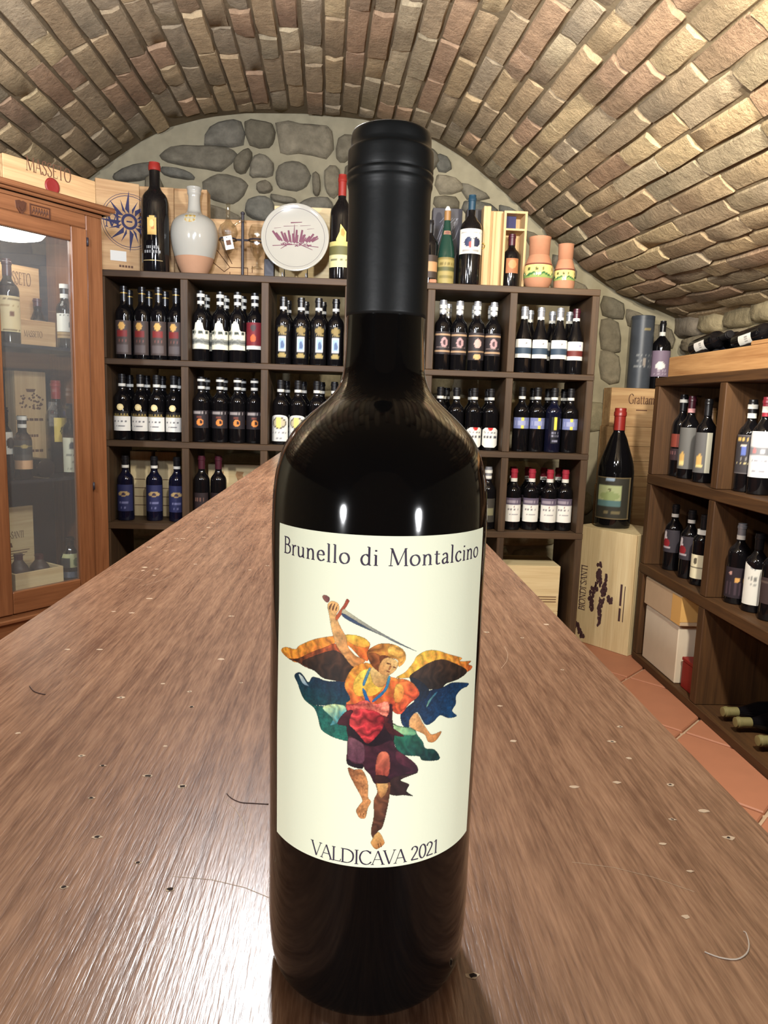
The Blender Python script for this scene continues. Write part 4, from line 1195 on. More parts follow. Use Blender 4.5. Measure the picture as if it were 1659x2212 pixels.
cell(Z2, 'red seal white shield label bottle', 'middle row', dict(cap=M_capd, bands=[WB], labels=[(.05, .37, 66, layers(WHITE, ('disc', 0, .98, .3, .13, (190, 40, 36)), ('txt', .74, .8, (90, 90, 96), .7), ('txt', .5, .6, (80, 80, 88), .8), ('txt', .2, .24, (140, 140, 144), .4)), dict(top=shield, bottom=shieldb, nu=18, nv=16))]),
     [949, 984.6, 1022.5, 1059], [962, 1016, 1052], 836, 905, group='wine bottles in the middle row with red seals')
cell(Z2, 'blue and yellow band bottle', 'middle row by the stacked crates', dict(cap=M_capd, bands=[WB], labels=[(.36, .53, 72, layers((116, 124, 168), (-.1, .16, 0, 1, (226, 204, 90)), ('txt', .3, .7, (150, 156, 190), .9)), dict(nu=22))]),
     [1125, 1159, 1194.7, 1231], [1149, 1188, 1224], 836, 905, variants={2: ('yellow strip bottle without blue band', dict(glass=M_blueglass, labels=[(.14, .55, 30, layers((18, 18, 30), (-.4, .3, .52, 1, (226, 204, 80)), ('txt', .38, .46, (130, 130, 150), .9), ('txt', .24, .32, (150, 150, 170), .9), ('txt', .05, .14, (130, 130, 150), .7)))]))},
     group='wine bottles in the middle row with blue bands')
cell(Z3, 'blue glass bottle with navy label', 'beside pale cartons', dict(glass=M_blueglass, cap=M_capd, bands=[WB], labels=[(.15, .56, 68, layers((42, 46, 84), ('disc', 0, .66, .6, .09, (176, 150, 104)), ('disc', 0, .64, .25, .06, (60, 50, 70)), ('txt', .3, .36, (110, 112, 150), .5), ('txt', .1, .16, (110, 112, 150), .3)))]),
     [272, 333, 383], [], 984, 1050, group='blue wine bottles in the lower row')
cell(Z3, 'maroon capsule bottle', 'lower row before a pale crate', dict(cap=M_capmar, labels=[(.2, .45, 60, layers((40, 30, 32), ('txt', .5, .7, (110, 80, 70), .6)))]),
     [435, 468], [], 984, 1050, group='dark bottles before the pale crate')
cell(Z3, 'white neck banded bottle', 'lower row beyond the big bottle', dict(cap=M_capsil, bands=[WB, (.9, .014, M_band)], labels=[(.12, .5, 60, layers((60, 56, 50), ('txt', .3, .6, (120, 116, 90), .7)))]),
     [1052], [1030], 1008, 1080, group='dark bottles half hidden beyond the big bottle')
cell(Z3, 'red capsule bottle with mauve and white label', 'by the tall crate', dict(cap=M_capred, bands=[(.79, .016, M_band)], labels=[(.14, .53, 74, layers(WHITE, (-1, 1, .7, 1, (96, 86, 104)), ('txt', .78, .92, (150, 140, 150), .9), ('txt', .5, .56, (130, 126, 130), .6), ('txt', .3, .34, (150, 146, 150), .5), ('disc', 0, .64, .06, .04, (120, 60, 70))))]),
     [1107, 1146.6, 1184.6, 1221], [1112, 1144, 1181, 1215], 1012, 1085, group='wine bottles with red capsules in the lower row')

# ------------------------------------------------------------------ crates
def crate(label, loc, rz, w, d, h, mats=None, cat='crate', group=None, name='wooden_crate', lid=True, th=.012, rot=None):
    """front face on local y=0 looking along -y, x centred, resting on z=0"""
    mx, mz = mats or (M_pine, M_pinev)
    t = thing(name, label, cat, loc, rz, group, rot)
    b = .0015
    obj('front_panel', MB().box(-w/2, w/2, 0, th, 0, h, b=b), mx, t)
    obj('back_panel', MB().box(-w/2, w/2, d-th, d, 0, h, b=b), mx, t)
    for s in (-1, 1):
        x0 = -w/2 if s < 0 else w/2-th
        obj('side_panel', MB().box(x0, x0+th, th, d-th, 0, h, b=b), mx, t)
    obj('base_panel', MB().box(-w/2+th, w/2-th, th, d-th, 0, th), mx, t)
    if lid:
        obj('lid', MB().box(-w/2+th, w/2-th, th, d-th, h-th, h), mx, t)
    return t
def span(xa, xb, ya, yb, Y):
    """x-centre, base z, width and height of something seen from xa..xb, top ya to bottom yb on the plane y=Y"""
    m = (ya+yb)/2
    a, b = at(xa, m, 1, Y), at(xb, m, 1, Y)
    c = (xa+xb)/2
    zt, zb = at(c, ya, 1, Y)[2], at(c, yb, 1, Y)[2]
    return float((a[0]+b[0])/2), float(zb), float(b[0]-a[0]), float(zt-zb)
TOPZ = SZ[0][1]

# behind the lower-row bottles
for px, lab in ((303, 'pale tall carton between the first and second blue bottles'), (357, 'pale tall carton between the second and third blue bottles')):
    x, zb, wd, h = span(px-23, px+23, 990, 1112, 3.10)
    t = crate(lab, (x, 3.115, Z3+.0005), 0, wd, .1, .30, (M_pale, M_pale), 'carton', 'pale cartons in the lower row', name='wine_carton')
    t2 = MB()
    for k in range(4):
        t2.box(-.03, .02, -.0004, 0, .05+.04*k, .053+.04*k)
    obj('printed_lines', t2, M_brand, t)
x, zb, wd, h = span(444, 572, 975, 1110, 3.13)
t = crate('pale flat crate behind the two maroon capsule bottles', (x, 3.14, Z3+.0005), 0, wd-.02, .1, .25, (M_palex, M_palex))
pm = MB()
pm.prism([(-.02, .2), (-.01, .175), (.012, .172), (.02, .185), (.012, .2), (.018, .215), (-.015, .218)], .0005, Matrix.Translation((.02, -.0007, 0)))
pm.box(-.085, -.055, -.0006, 0, .17, .215)
obj('stamped_emblem', pm, M_orange, t)
# crates under the rack
x, zb, wd, h = span(1075, 1203, 1222, 1262, 3.05)
b1 = crate('lower of two pale crates under the rack by the tall crate', (x, 3.0, ZF+.001), 0, wd, .24, .23, (M_palex, M_palex), group='crates under the wall rack')
b2 = crate('upper pale crate under the rack with a grey lid', (x, 3.0, ZF+.2315), 0, wd, .24, float(at(1150, 1222, 1, 3.0)[2])-ZF-.232, (M_palex, M_palex), group='crates under the wall rack')
pl = MB()
for k in range(3):
    pl.box(.02, .13, -.0004, 0, .045+.012*k, .049+.012*k)
obj('printed_lines', pl, M_brand, b2)
for i, (px, lab) in enumerate(((300, 'dusty bottle in the dark bottom bay by the cabinet'), (350, 'dusty bottle in the bottom bay, second from the cabinet'))):
    p = at(px, 1200, 1, 3.05)
    make_bottle(lab, (float(p[0]), 3.06, ZF+.001), .40, .045, labels=[(.2, .5, 60, layers((70, 66, 60)))], group='bottles in the bottom bay')

# ------------------------------------------------------------------ things on top of the wall rack
# compass crate, turned a little towards the counter
a = at(208, 480, 1, 2.99); b = at(302, 480, 1, 3.06)
wd = float(np.hypot(b[0]-a[0], b[1]-a[1])); rz = math.atan2(b[1]-a[1], b[0]-a[0])
hh = float(at(255, 392, 1, 3.03)[2])-TOPZ
cc = crate('pine crate with blue compass rose and small white ticket', (float(a[0]+b[0])/2, float(a[1]+b[1])/2, TOPZ+.0008), rz, wd, .10, hh)
cm = MB()
cx_, cz_ = .045, hh*.58
def poly2(mb_, pts, y=-.0006, h=.0005):
    mb_.prism([(cx_+p[0], cz_+p[1]) for p in pts], h, Matrix.Translation((0, y, 0)))
def ccw(P):
    A = sum(P[i][0]*P[(i+1) % len(P)][1]-P[(i+1) % len(P)][0]*P[i][1] for i in range(len(P)))
    return P if A > 0 else P[::-1]
RO = .118
for k in range(16):
    a_ = math.pi/2-k*math.pi/8
    Lr = RO*(1.08 if k % 4 == 0 else .95 if k % 2 == 0 else .8)
    wdt = .017 if k % 2 == 0 else .009
    d1 = (math.cos(a_), math.sin(a_)); d2 = (-d1[1], d1[0])
    poly2(cm, ccw([(d1[0]*.032, d1[1]*.032), (d1[0]*.05+d2[0]*wdt, d1[1]*.05+d2[1]*wdt), (d1[0]*Lr, d1[1]*Lr)]))
def ring(mb_, r0, r1, y=-.0007, n=40, a0=0, a1=2*math.pi, cx=None, cz=None):
    cx = cx_ if cx is None else cx; cz = cz_ if cz is None else cz
    vs, fs = [], []
    for i in range(n+1):
        q = a0+(a1-a0)*i/n
        for r in (r0, r1):
            vs.append((cx+r*math.cos(q), y, cz+r*math.sin(q)))
    for i in range(n):
        fs.append((2*i, 2*i+1, 2*i+3, 2*i+2))
    mb_.add(vs, fs)
ring(cm, RO*.88, RO*.90); ring(cm, RO*.96, RO*.975); ring(cm, .022, .033, -.0009)
cm.box(cx_-.012, cx_+.012, -.0011, -.0008, cz_-.003, cz_+.003)
flat_text(cm, 'M', .06, cx_-.07, cz_-.03, -.0011, weight=1.5)
obj('compass_print', cm, M_inkblue, cc)
obj('paper_ticket', MB().box(-.035, .03, -.0012, -.0004, hh*.14, hh*.25), M_band, cc)
pl = MB()
for k in range(5):
    pl.box(-.0+.012*k, .009+.012*k, -.0008, 0, hh*.075, hh*.10)
obj('printed_lines', pl, M_brand, cc)

def top_bottle(label, xa, xb, ya, yb, Y, **kw):
    x, zb, wd, h = span(xa, xb, ya, yb, Y)
    return make_bottle(label, (x, Y, TOPZ+.0008), float(at((xa+xb)/2, ya, 1, Y)[2])-TOPZ, wd/2*.985, **kw)
H_ = {}
top_bottle('giant black bottle with gold crest label and red wax cap', 305, 365, 352, 580, 2.985, cap=M_wax, cap0=.925, neck=.022,
    kind='m', labels=[(.33, .5, 19, layers((206, 166, 92), (-.1, .5, .3, .8, (178, 120, 66)), ('disc', 0, .6, .5, .2, (222, 190, 120)), (-1, -.55, .9, 1, (15, 14, 16)), (.6, 1, .9, 1, (15, 14, 16)))),
        (.205, .235, 26, layers((26, 25, 27), ('txt', .1, .9, (150, 150, 148), .9))), (.165, .195, 36, layers((26, 25, 27), ('txt', .1, .9, (150, 150, 148), .95))), (.098, .104, 44, layers((170, 150, 104), (-.2, .2, 0, 1, (224, 196, 120))))])
x, zb, wd, h = span(300, 374, 404, 585, 3.15)
crate('narrow pine crate standing behind the giant black bottle', (x, 3.165, TOPZ+.0008), 0, wd, .08, float(at(337, 404, 1, 3.165)[2])-TOPZ)
x, zb, wd, h = span(375, 446, 408, 585, 3.15)
crate('taller pine crate standing behind the stone jug neck', (x, 3.165, TOPZ+.0008), 0, wd, .08, float(at(400, 408, 1, 3.165)[2])-TOPZ)
x, zb, wd, h = span(448, 572, 475, 585, 3.15)
lc = crate('low pine crate with dark line drawings behind the glass stand', (x, 3.165, TOPZ+.0008), 0, wd, .08, float(at(510, 475, 1, 3.165)[2])-TOPZ)
lw = MB()
for a_, b_ in (((-.11, .17), (-.03, .07)), ((-.03, .07), (-.055, .05)), ((-.055, .05), (-.12, .1)), ((-.12, .1), (-.12, .19)), ((-.12, .19), (-.075, .185)), ((-.075, .185), (-.02, .085)), ((-.03, .05), (-.03, .03)), ((-.03, .03), (.05, .03)), ((.05, .03), (.05, .07)), ((.05, .07), (-.03, .07)), ((.07, .05), (.07, .08))):
    lw.tube([(a_[0], -.0005, a_[1]), (b_[0], -.0005, b_[1])], .0016, 4)
obj('drawn_lines', lw, M_brand, lc)

# stone jug
x, zb, wd, h = span(365, 468, 400, 586, 3.02)
hj = float(at(417, 400, 1, 3.02)[2])-TOPZ
jg = thing('stoneware_jug', 'round white glazed jug with bare clay foot and gold crest', 'jug', (x, 3.05, TOPZ+.0008))
R_ = wd/2
JP = [(.0, 0), (.44, 0), (.5, .01), (.60, .07), (.74, .15), (.86, .25), (.95, .34), (1, .44), (.985, .52), (.92, .585), (.8, .635), (.6, .675), (.4, .7), (.30, .73), (.265, .78), (.25, .84), (.25, .9), (.29, .925), (.285, .95), (.31, .97), (.33, .99), (.25, 1.0)]
JP = [(r*R_, z*hj) for r, z in JP]
cut = .215*hj
lowp = [p for p in JP if p[1] < cut]
rc_ = float(np.interp(cut, [p[1] for p in JP], [p[0] for p in JP]))
obj('clay_foot', MB().lathe([p for p in lowp if p[0] > 0]+[(rc_, cut)], 36, cap1=False), M_clay, jg, smooth=True)
obj('glazed_body', MB().lathe(crom([(rc_+.0004, cut)]+[p for p in JP if p[1] > cut], 2), 36, cap0=False), M_ceram, jg, smooth='all')
def crestp(u, v):
    if (u*u+(2*v-1)**2) > 1: return (168, 165, 154)
    return (176, 142, 60) if (abs(u) < .12 or abs(v-.72) < .1 or (abs(abs(u)-.62) < .16 and v < .9) or v < .14) and math.sin(9*u+11*v) > -.6 else (186, 178, 148)
obj('gold_crest', patch(JP, hj*.56, hj*.675, 17, crestp, 14, 14, off=.0008), M_label, jg, smooth='all')

# iron stand with two hanging glasses
st = thing('glass_stand', 'black iron stand with cross arm and two rings', 'stand', (float(at(524, 585, 1, 3.02)[0]), 3.02, TOPZ+.0008))
hr = float(at(524, 462, 1, 3.02)[2])-TOPZ
hc = float(at(524, 519, 1, 3.02)[2])-TOPZ
obj('base_plate', MB().box(-.115, .105, -.05, .06, 0, .008, b=.002), M_rack, st)
obj('rod', MB().tube([(0, 0, .008), (0, 0, hr-.004)], .0065, 10), M_iron, st, smooth=True)
obj('finial', MB().lathe([(.004, hr-.006), (.009, hr-.002), (.009, hr+.004), (.004, hr+.008)], 10), M_iron, st, smooth=True)
XG1, XG2 = -.062, .062
obj('cross_arm', MB().tube([(XG1+.039, 0, hc), (XG2-.039, 0, hc)], .0045, 8), M_iron, st, smooth=True)
for xg in (XG1, XG2):
    obj('ring', MB().tube([(xg+.036*math.cos(k*.3927), .036*math.sin(k*.3927), hc) for k in range(17)], .0035, 6), M_iron, st, smooth=True)
def carafe(label, xg, flip):
    t = thing('glass_carafe', label, 'carafe', (st.location.x+xg, 3.02, TOPZ+hc+.0008))
    if flip:
        P = [(.004, -.118), (.026, -.117), (.022, -.113), (.006, -.106), (.0045, -.09), (.006, -.075), (.018, -.062), (.029, -.04), (.0315, -.015), (.0315, .003), (.036, .009), (.039, .022), (.034, .045), (.026, .062)]
    else:
        P = [(.002, -.062), (.014, -.056), (.025, -.035), (.031, -.008), (.0315, .003), (.0355, .009), (.041, .022), (.041, .036), (.034, .056), (.016, .07), (.009, .085), (.0085, .14), (.012, .146)]
    obj('glass_bulb', MB().lathe(P, 20, cap1=False), M_clear, t, smooth='all')
    if not flip:
        obj('spout', MB().tube([(.02, -.018, .045), (.035, -.02, .06), (.055, -.02, .072), (.07, -.018, .076), (.078, -.016, .066)], [.006, .0055, .005, .004, .003], 8), M_clear, t, smooth='all')
    return t
c1_ = carafe('clear glass carafe with spout hanging in the stand nearer the jug', XG1, False)
carafe('clear stemmed glass hanging in the stand beside the plate', XG2, True)
tg = MB()
Mt = Matrix.Translation((st.location.x+XG1+.008, 2.982, TOPZ+hc-.018)) @ Matrix.Rotation(-.22, 4, 'Y')
tg.box(-.018, .018, -.0006, .0006, -.03, .026, M=Mt)
tgo = thing('paper_tag', 'white folded paper tag hung on the glass carafe', 'tag', (0, 0, 0))
obj('tag_sheet', tg, M_band, tgo)
obj('printed_lines', MB().box(-.01, .01, -.0012, -.0007, -.012, .008, M=Mt), M_brand, tgo)

# plate on its easel, with a pale box behind
x, zb, wd, h = span(565, 711, 449, 596, 3.0)
tilt = math.radians(8)
pt = thing('ceramic_plate', 'large white ceramic plate with purple castle drawing on an easel', 'plate', (x, 2.985, TOPZ+.028+wd/2), rot=(math.pi/2-tilt, 0, 0))
Rp = wd/2
obj('plate_body', MB().lathe([(.02, -.012), (Rp*.6, -.012), (Rp*.9, -.006), (Rp, .004), (Rp*1.0, .008), (Rp*.985, .010), (Rp*.93, .008), (Rp*.86, .003), (.02, .002)], 56), M_ceram, pt, smooth='all')
rl = MB()
rl.lathe([(Rp*.862, .0034), (Rp*.872, .0045)], 56, cap0=False, cap1=False)
obj('rim_line', rl, plain('grey_line', (112, 106, 110), .4), pt)
# drawn castle: many small strokes lying on the plate's flat face (local x right, local y up)
dm = MB()
rd = random.Random(12)
def stroke(x0, y0, x1, y1, w0, w1):
    L = math.hypot(x1-x0, y1-y0) or 1
    nx, ny = -(y1-y0)/L, (x1-x0)/L
    z = .0032+rd.uniform(0, .0003)
    dm.add([(x0+nx*w0, y0+ny*w0, z), (x0-nx*w0, y0-ny*w0, z), (x1-nx*w1, y1-ny*w1, z), (x1+nx*w1, y1+ny*w1, z)], [(0, 1, 2, 3)])
for k in range(12):
    xx_ = -.085+.0155*k+rd.uniform(-.003, .003)
    hh_ = rd.uniform(.022, .05)*(1.15-abs(xx_)*3)
    sl = xx_*.32
    y0_ = -.022+abs(xx_)*.12
    stroke(xx_*.8, y0_, xx_+sl*.4, y0_+hh_, .0048, .004)
    stroke(xx_*.8+.004, y0_-.004, xx_+.006+sl*.3, y0_+hh_*.6, .003, .0022)
stroke(-.005, .0, -.004, .055, .003, .0008)
for k in range(16):
    xx_ = rd.uniform(-.07, .07)
    stroke(xx_, -.03+rd.uniform(-.008, .008), xx_+rd.uniform(-.02, .02), -.03+rd.uniform(-.008, .012), .0024, .0014)
stroke(-.095, -.038, .0, -.03, .0016, .0012); stroke(.0, -.03, .1, -.037, .0012, .0016); stroke(-.06, -.05, -.03, -.03, .001, .002); stroke(.03, -.032, .075, -.05, .002, .001)
for (x0, y0, x1, wv) in ((-.02, .062, .028, .0024), (-.05, .046, .01, .001), (.02, .05, .065, .0009), (-.09, .036, -.06, .0008), (.05, .037, .08, .0008)):
    stroke(x0, y0, x1, y0+.004, wv, wv*.5)
obj('drawn_castle', dm, plain('purple_glaze', (104, 54, 72), .4), pt)
es = thing('plate_easel', 'small wire easel holding the ceramic plate upright', 'easel', (x, 2.985, TOPZ+.0008))
for s in (-1, 1):
    obj('easel_leg', MB().tube([(s*.05, -.028, .022), (s*.05, -.028, .004), (s*.05, .07, .004), (s*.05, .045, .13)], .0035, 6), M_capsil, es, smooth='all')
obj('easel_bar', MB().tube([(-.05, .07, .004), (.05, .07, .004)], .003, 6), M_capsil, es, smooth='all')
x, zb, wd, h = span(592, 714, 449, 598, 3.14)
crate('pale square box standing behind the ceramic plate', (x, 3.14, TOPZ+.0008), 0, wd, .09, float(at(690, 449, 1, 3.14)[2])-TOPZ, (M_palex, M_palex))
x, zb, wd, h = span(571, 592, 560, 592, 3.1)
crate('small dark tin box half hidden behind the plate', (x, 3.09, TOPZ+.0008), 0, wd, .04, .1, (M_iron, M_iron), name='tin_box', cat='box')

top_bottle('black bottle with yellow torn paper label and red wax neck', 712, 764, 378, 598, 3.0, cap=M_wax, cap0=.80, neck=.017,
    labels=[(.12, .36, 80, layers((206, 200, 146), (-1, 1, .5, .82, (98, 96, 56)), ('txt', .26, .34, (110, 110, 80), .7), (-1, 1, .84, 1, (190, 180, 110)))), (.36, .56, 24, layers((214, 196, 112), ('disc', .3, .4, .4, .2, (170, 140, 70))), dict(top=lambda u: .75-.3*u if u > -.3 else .6+u*.5, nu=12, nv=10))])
top_bottle('slim dark bottle with tan label half behind the big capsule', 912, 946, 476, 606, 3.0, cap=M_capd, neck=.011, labels=[(.1, .45, 70, layers((60, 48, 40), (-1, 1, .3, .7, (176, 134, 92))))])
# black panel with scratched streaks
x, zb, wd, h = span(938, 992, 450, 606, 3.12)
bp = crate('black gift box with grey brushed streaks behind the green bottle', (x, 3.13, TOPZ+.0008), 0, wd+.02, .06, float(at(965, 450, 1, 3.13)[2])-TOPZ, (M_iron, M_iron), name='gift_box', cat='box')
sm_ = MB()
for k in range(26):
    x0 = rd.uniform(-wd/2, wd/2-.02); z0 = rd.uniform(.12, h*1.0)
    L = rd.uniform(.03, .08)
    sm_.add([(x0, -.0008, z0), (x0+.003, -.0008, z0), (x0+.002+L*.35, -.0008, z0+L), (x0+L*.35, -.0008, z0+L)], [(0, 1, 2, 3)])
sm_.v = [(max(-wd/2, min(wd/2, p[0])), p[1], min(p[2], h*1.02)) for p in sm_.v]
obj('painted_streaks', sm_, plain('grey_streak', (128, 130, 140), .6), bp)
x, zb, wd, h = span(946, 983, 446, 606, 3.02)
hg = float(at(964, 450, 1, 3.02)[2])-TOPZ
gb = thing('wine_bottle', 'slender green glass bottle with yellow label and corked neck', 'bottle', (x, 3.02, TOPZ+.0008))
GP = [(.02, 0), (wd/2*.95, 0), (wd/2, .01), (wd/2, .4*hg), (wd/2*.9, .5*hg), (wd/2*.66, .62*hg), (wd/2*.45, .74*hg), (.0135, .84*hg)]
obj('glass_body', MB().lathe(GP, 22), M_green, gb, smooth=True)
obj('capsule', MB().lathe([(.0145, .84*hg), (.0145, .96*hg), (.012, .965*hg)], 14), M_captan, gb, smooth=True)
obj('cork', MB().lathe([(.0115, .966*hg), (.0125, .985*hg), (.006, hg*1.02)], 12), M_band, gb, smooth=True)
obj('label', patch(GP, .03*hg, .36*hg, 72, layers((152, 136, 80), (-1, 1, .45, .62, (84, 84, 50)), ('txt', .7, .78, (110, 96, 50), .8), (-.7, .7, .18, .3, (120, 108, 60)), (-1, 1, .92, 1, (120, 104, 54))), 16, 18), M_label, gb, smooth='all')
obj('label', patch(GP, .655*hg, .705*hg, 46, layers((150, 116, 92), ('disc', 0, .5, .7, .4, (120, 80, 70))), 8, 5), M_label, gb, smooth='all')
top_bottle('tall black bottle with teal capsule and white crest label', 992, 1041, 422, 612, 3.0, cap=M_capteal, cap0=.835, neck=.0155,
    labels=[(.345, .615, 78, layers((222, 216, 202), ('disc', -.24, .46, .3, .2, (40, 48, 76)), ('disc', .28, .46, .3, .2, (44, 46, 64)), ('disc', -.1, .36, .13, .14, (176, 70, 64)), ('disc', .02, .42, .08, .2, (226, 214, 190)), ('txt', .82, .88, (150, 146, 140), .8), ('txt', .1, .16, (150, 146, 140), .7)), dict(nu=26, nv=20))])
x, zb, wd, h = span(1006, 1046, 452, 612, 3.13)
crate('black narrow box behind the teal capsule bottle', (x, 3.13, TOPZ+.0008), 0, wd, .06, float(at(1030, 452, 1, 3.13)[2])-TOPZ, (M_iron, M_iron), name='gift_box', cat='box')
# wooden lid and box holding a bottle
x, zb, wd, h = span(1042, 1060, 448, 612, 3.05)
hl = float(at(1050, 447, 1, 3.06)[2])-TOPZ
ld = thing('wooden_box', 'open upright pine box lid with a small brass clasp', 'box', (float(at(1064, 530, 1, 3.06)[0]), 3.06, TOPZ+.0008))
obj('side_panel', MB().box(-.048, -.016, -.015, .05, 0, hl, b=.002), M_pinev, ld)
obj('back_panel', MB().box(-.0155, .044, .02, .032, 0, hl*.97, b=.002), M_pinev, ld)
obj('batten', MB().box(-.002, .012, .012, .0195, 0, hl*.96, b=.002), M_pinev, ld)
obj('clasp', MB().tube([(-.05+.012*math.cos(k*.45), -.018, hl*.52+.012*math.sin(k*.45)) for k in range(-4, 11)], .0025, 6), M_gold, ld, smooth='all')
x, zb, wd, h = span(1086, 1136, 456, 614, 3.03)
hb = float(at(1110, 456, 1, 3.03)[2])-TOPZ
wb = thing('wooden_box', 'slim open fronted pine box holding a dark bottle', 'box', (x, 3.03, TOPZ+.0008))
for s in (-1, 1):
    x0 = -wd/2 if s < 0 else wd/2-.010
    obj('side_panel', MB().box(x0, x0+.010, 0, .105, 0, hb), M_pinev, wb)
obj('top_panel', MB().box(-wd/2+.0102, wd/2-.0102, 0, .105, hb-.01, hb), M_pinev, wb)
obj('divider', MB().box(-wd/2+.0102, wd/2-.0102, 0, .09, hb*.755, hb*.78), M_pinev, wb)
obj('back_panel', MB().box(-wd/2+.0102, wd/2-.0102, .095, .105, 0, hb-.0105), M_pinev, wb)
obj('blue_lining', MB().box(-wd/2+.0104, .012, .05, .094, hb*.782, hb-.0108), M_inkblue, wb)
make_bottle('dark bottle with amber label inside the slim pine box', (x-.002, 3.075, TOPZ+.001), hb*.735, .0375, cap=M_capmar, kind='b', labels=[(.3, .56, 46, layers((150, 96, 60), ('disc', 0, .6, .6, .3, (180, 130, 84))))])
# clay vases
def vase(label, xa, xb, ya, yb, prof, bz0, bz1, paint, name):
    x, zb, wd, h = span(xa, xb, ya, yb, 3.0)
    hv = float(at((xa+xb)/2, ya, 1, 3.0)[2])-TOPZ
    t = thing(name, label, 'vase', (x, 3.0, TOPZ+.0008))
    P = crom([(r*wd/2, z*hv) for r, z in prof], 2)
    obj('clay_body', MB().lathe(P, 32, cap1=False), M_terra, t, smooth='all')
    obj('inner_wall', MB().lathe([(P[-1][0]*.9, hv*.55), (P[-1][0]*.95, hv*.985), (P[-1][0], hv)], 32, cap1=False), M_terra, t, smooth='all')
    obj('painted_band', patch(P, bz0*hv, bz1*hv, 179.9, paint, 64, 12, off=.0006), M_glaze, t, smooth='all')
    obj('band_line', MB().lathe([(float(np.interp(bz1*hv, [p[1] for p in P], [p[0] for p in P]))+.001, bz1*hv), (float(np.interp(bz1*hv+.006, [p[1] for p in P], [p[0] for p in P]))+.001, bz1*hv+.006)], 32, cap0=False, cap1=False), M_terrad, t, smooth='all')
    return t
def landscape(u, v):
    hill = .34+.12*math.sin(u*24)+.06*math.sin(u*41+1)
    if v < .1 or v < hill-.18: return (132, 150, 84)
    if v < hill: return (52, 98, 58)
    if v < hill+.5 and (math.sin(u*38) > .9 or (abs((u*5) % 1-.5) < .16 and math.sin(u*180) > .2)) and v < .82 and v > .5: return (72, 74, 40)
    return (200, 184, 116)
vase('rounded terracotta jug with painted yellow band and pinched rim', 1133, 1195, 514, 618, [(.55, 0), (.66, .01), (.84, .08), (.97, .2), (1, .3), (.95, .43), (.82, .56), (.68, .66), (.60, .73), (.60, .80), (.68, .9), (.74, .97), (.76, 1)], .2, .45, landscape, 'clay_jug')
vase('slim terracotta vase with painted yellow band at the rack end', 1198, 1243, 529, 620, [(.8, 0), (.9, .01), (.97, .08), (1, .2), (.99, .36), (.9, .5), (.72, .64), (.56, .76), (.52, .84), (.58, .93), (.72, .98), (.76, 1)], .2, .42, landscape, 'clay_vase')
obj('orange_block', MB().box(-.018, .014, -.02, .02, 0, .018, b=.004), M_terra, None, loc=(float(at(936, 600, 1, 2.95)[0]), 2.96, TOPZ+.0008))
tag(bpy.data.objects['orange_block'], 'small orange clay block on the rack edge beside the big capsule', 'block')

# ------------------------------------------------------------------ glass fronted cabinet, set across the corner
CA = math.radians(36)
CT = np.array([math.sin(CA), math.cos(CA), 0.0])       # along the front, towards the wall rack
CN = np.array([-math.cos(CA), math.sin(CA), 0.0])      # into the cabinet
CP0 = at(225, 700, 1, 2.60); CP0[2] = ZF
CRZ = math.atan2(CT[1], CT[0])
def cab(px, py, dep=0.0):
    """cabinet coordinates (x along the front, z above the floor) at a depth behind the front"""
    d = ray(px, py); o = CP0+CN*dep
    s = ((o-CAM) @ CN)/(d @ CN)
    q = CAM+d*s-CP0
    return float(q @ CT), float(q[2])
def cabw(x, dep, z):
    return tuple(float(v) for v in CP0+CT*x+CN*dep+np.array([0, 0, z]))
zt_door = cab(120, 480)[1]; zg_t = cab(100, 508)[1]; zg_b = cab(105, 1264)[1]; zd_b = cab(60, 1320)[1]
ztop = cab(120, 447)[1]; zcor = cab(110, 418)[1]
xg_r = cab(160, 800)[0]; xd_r = cab(193, 800)[0]; xg_l = cab(14, 1000)[0]
xd_l = xg_l-.066; xc_l = xd_l-.068
D_ = .34
cb = thing('display_cabinet', 'brown wooden display cabinet with glass door and carved top rail', 'cabinet', tuple(CP0), CRZ)
B_ = .003
obj('frame_post', MB().box(xd_r+.002, 0, 0, .04, .12, ztop, b=B_), M_cab, cb)
obj('frame_post', MB().box(xc_l, xd_l-.002, 0, .04, .12, ztop, b=B_), M_cab, cb)
obj('frame_rail', MB().box(xd_l-.0015, xd_r+.0015, 0, .04, zt_door+.002, ztop, b=B_), M_cabx, cb)
obj('frame_rail', MB().box(xd_l-.0015, xd_r+.0015, 0, .04, .12, zd_b-.002, b=B_), M_cabx, cb)
obj('side_panel', MB().box(-.02, 0, .041, D_, .12, ztop), M_cab, cb)
obj('side_panel', MB().box(xc_l, xc_l+.02, .041, D_, .12, ztop), M_cab, cb)
obj('back_panel', MB().box(xc_l+.0205, -.0205, D_-.012, D_, .12, ztop), M_mirror, cb)
obj('top_panel', MB().box(xc_l, 0, .0, D_, ztop+.0005, ztop+.012), M_cabx, cb)
co_ = MB()
hcor = zcor-ztop
for (e, a_, b_) in ((.012, .0125, .3), (.024, .3, .55), (.036, .55, 1.0)):
    co_.box(xc_l-e, e, -e, D_+.005, ztop+(.0125 if a_ == .0125 else a_*hcor), ztop+b_*hcor, b=.004)
obj('cornice', co_, M_cabx, cb)
obj('base', MB().box(xc_l-.012, .012, -.012, D_, 0, .1195, b=.004), M_cabx, cb)
zm = cab(40, 1338)[1]
obj('moulding', MB().box(xc_l-.01, .01, -.014, -.0005, zm-.008, zm+.008, b=.004), M_cabx, cb)
dr = MB()
door = thing('door', None, None, (0, 0, 0)); door.parent = cb
obj('door_stile', MB().box(xg_r, xd_r, -.006, .02, zd_b, zt_door, b=B_), M_cab, door)
obj('door_stile', MB().box(xd_l, xg_l, -.006, .02, zd_b, zt_door, b=B_), M_cab, door)
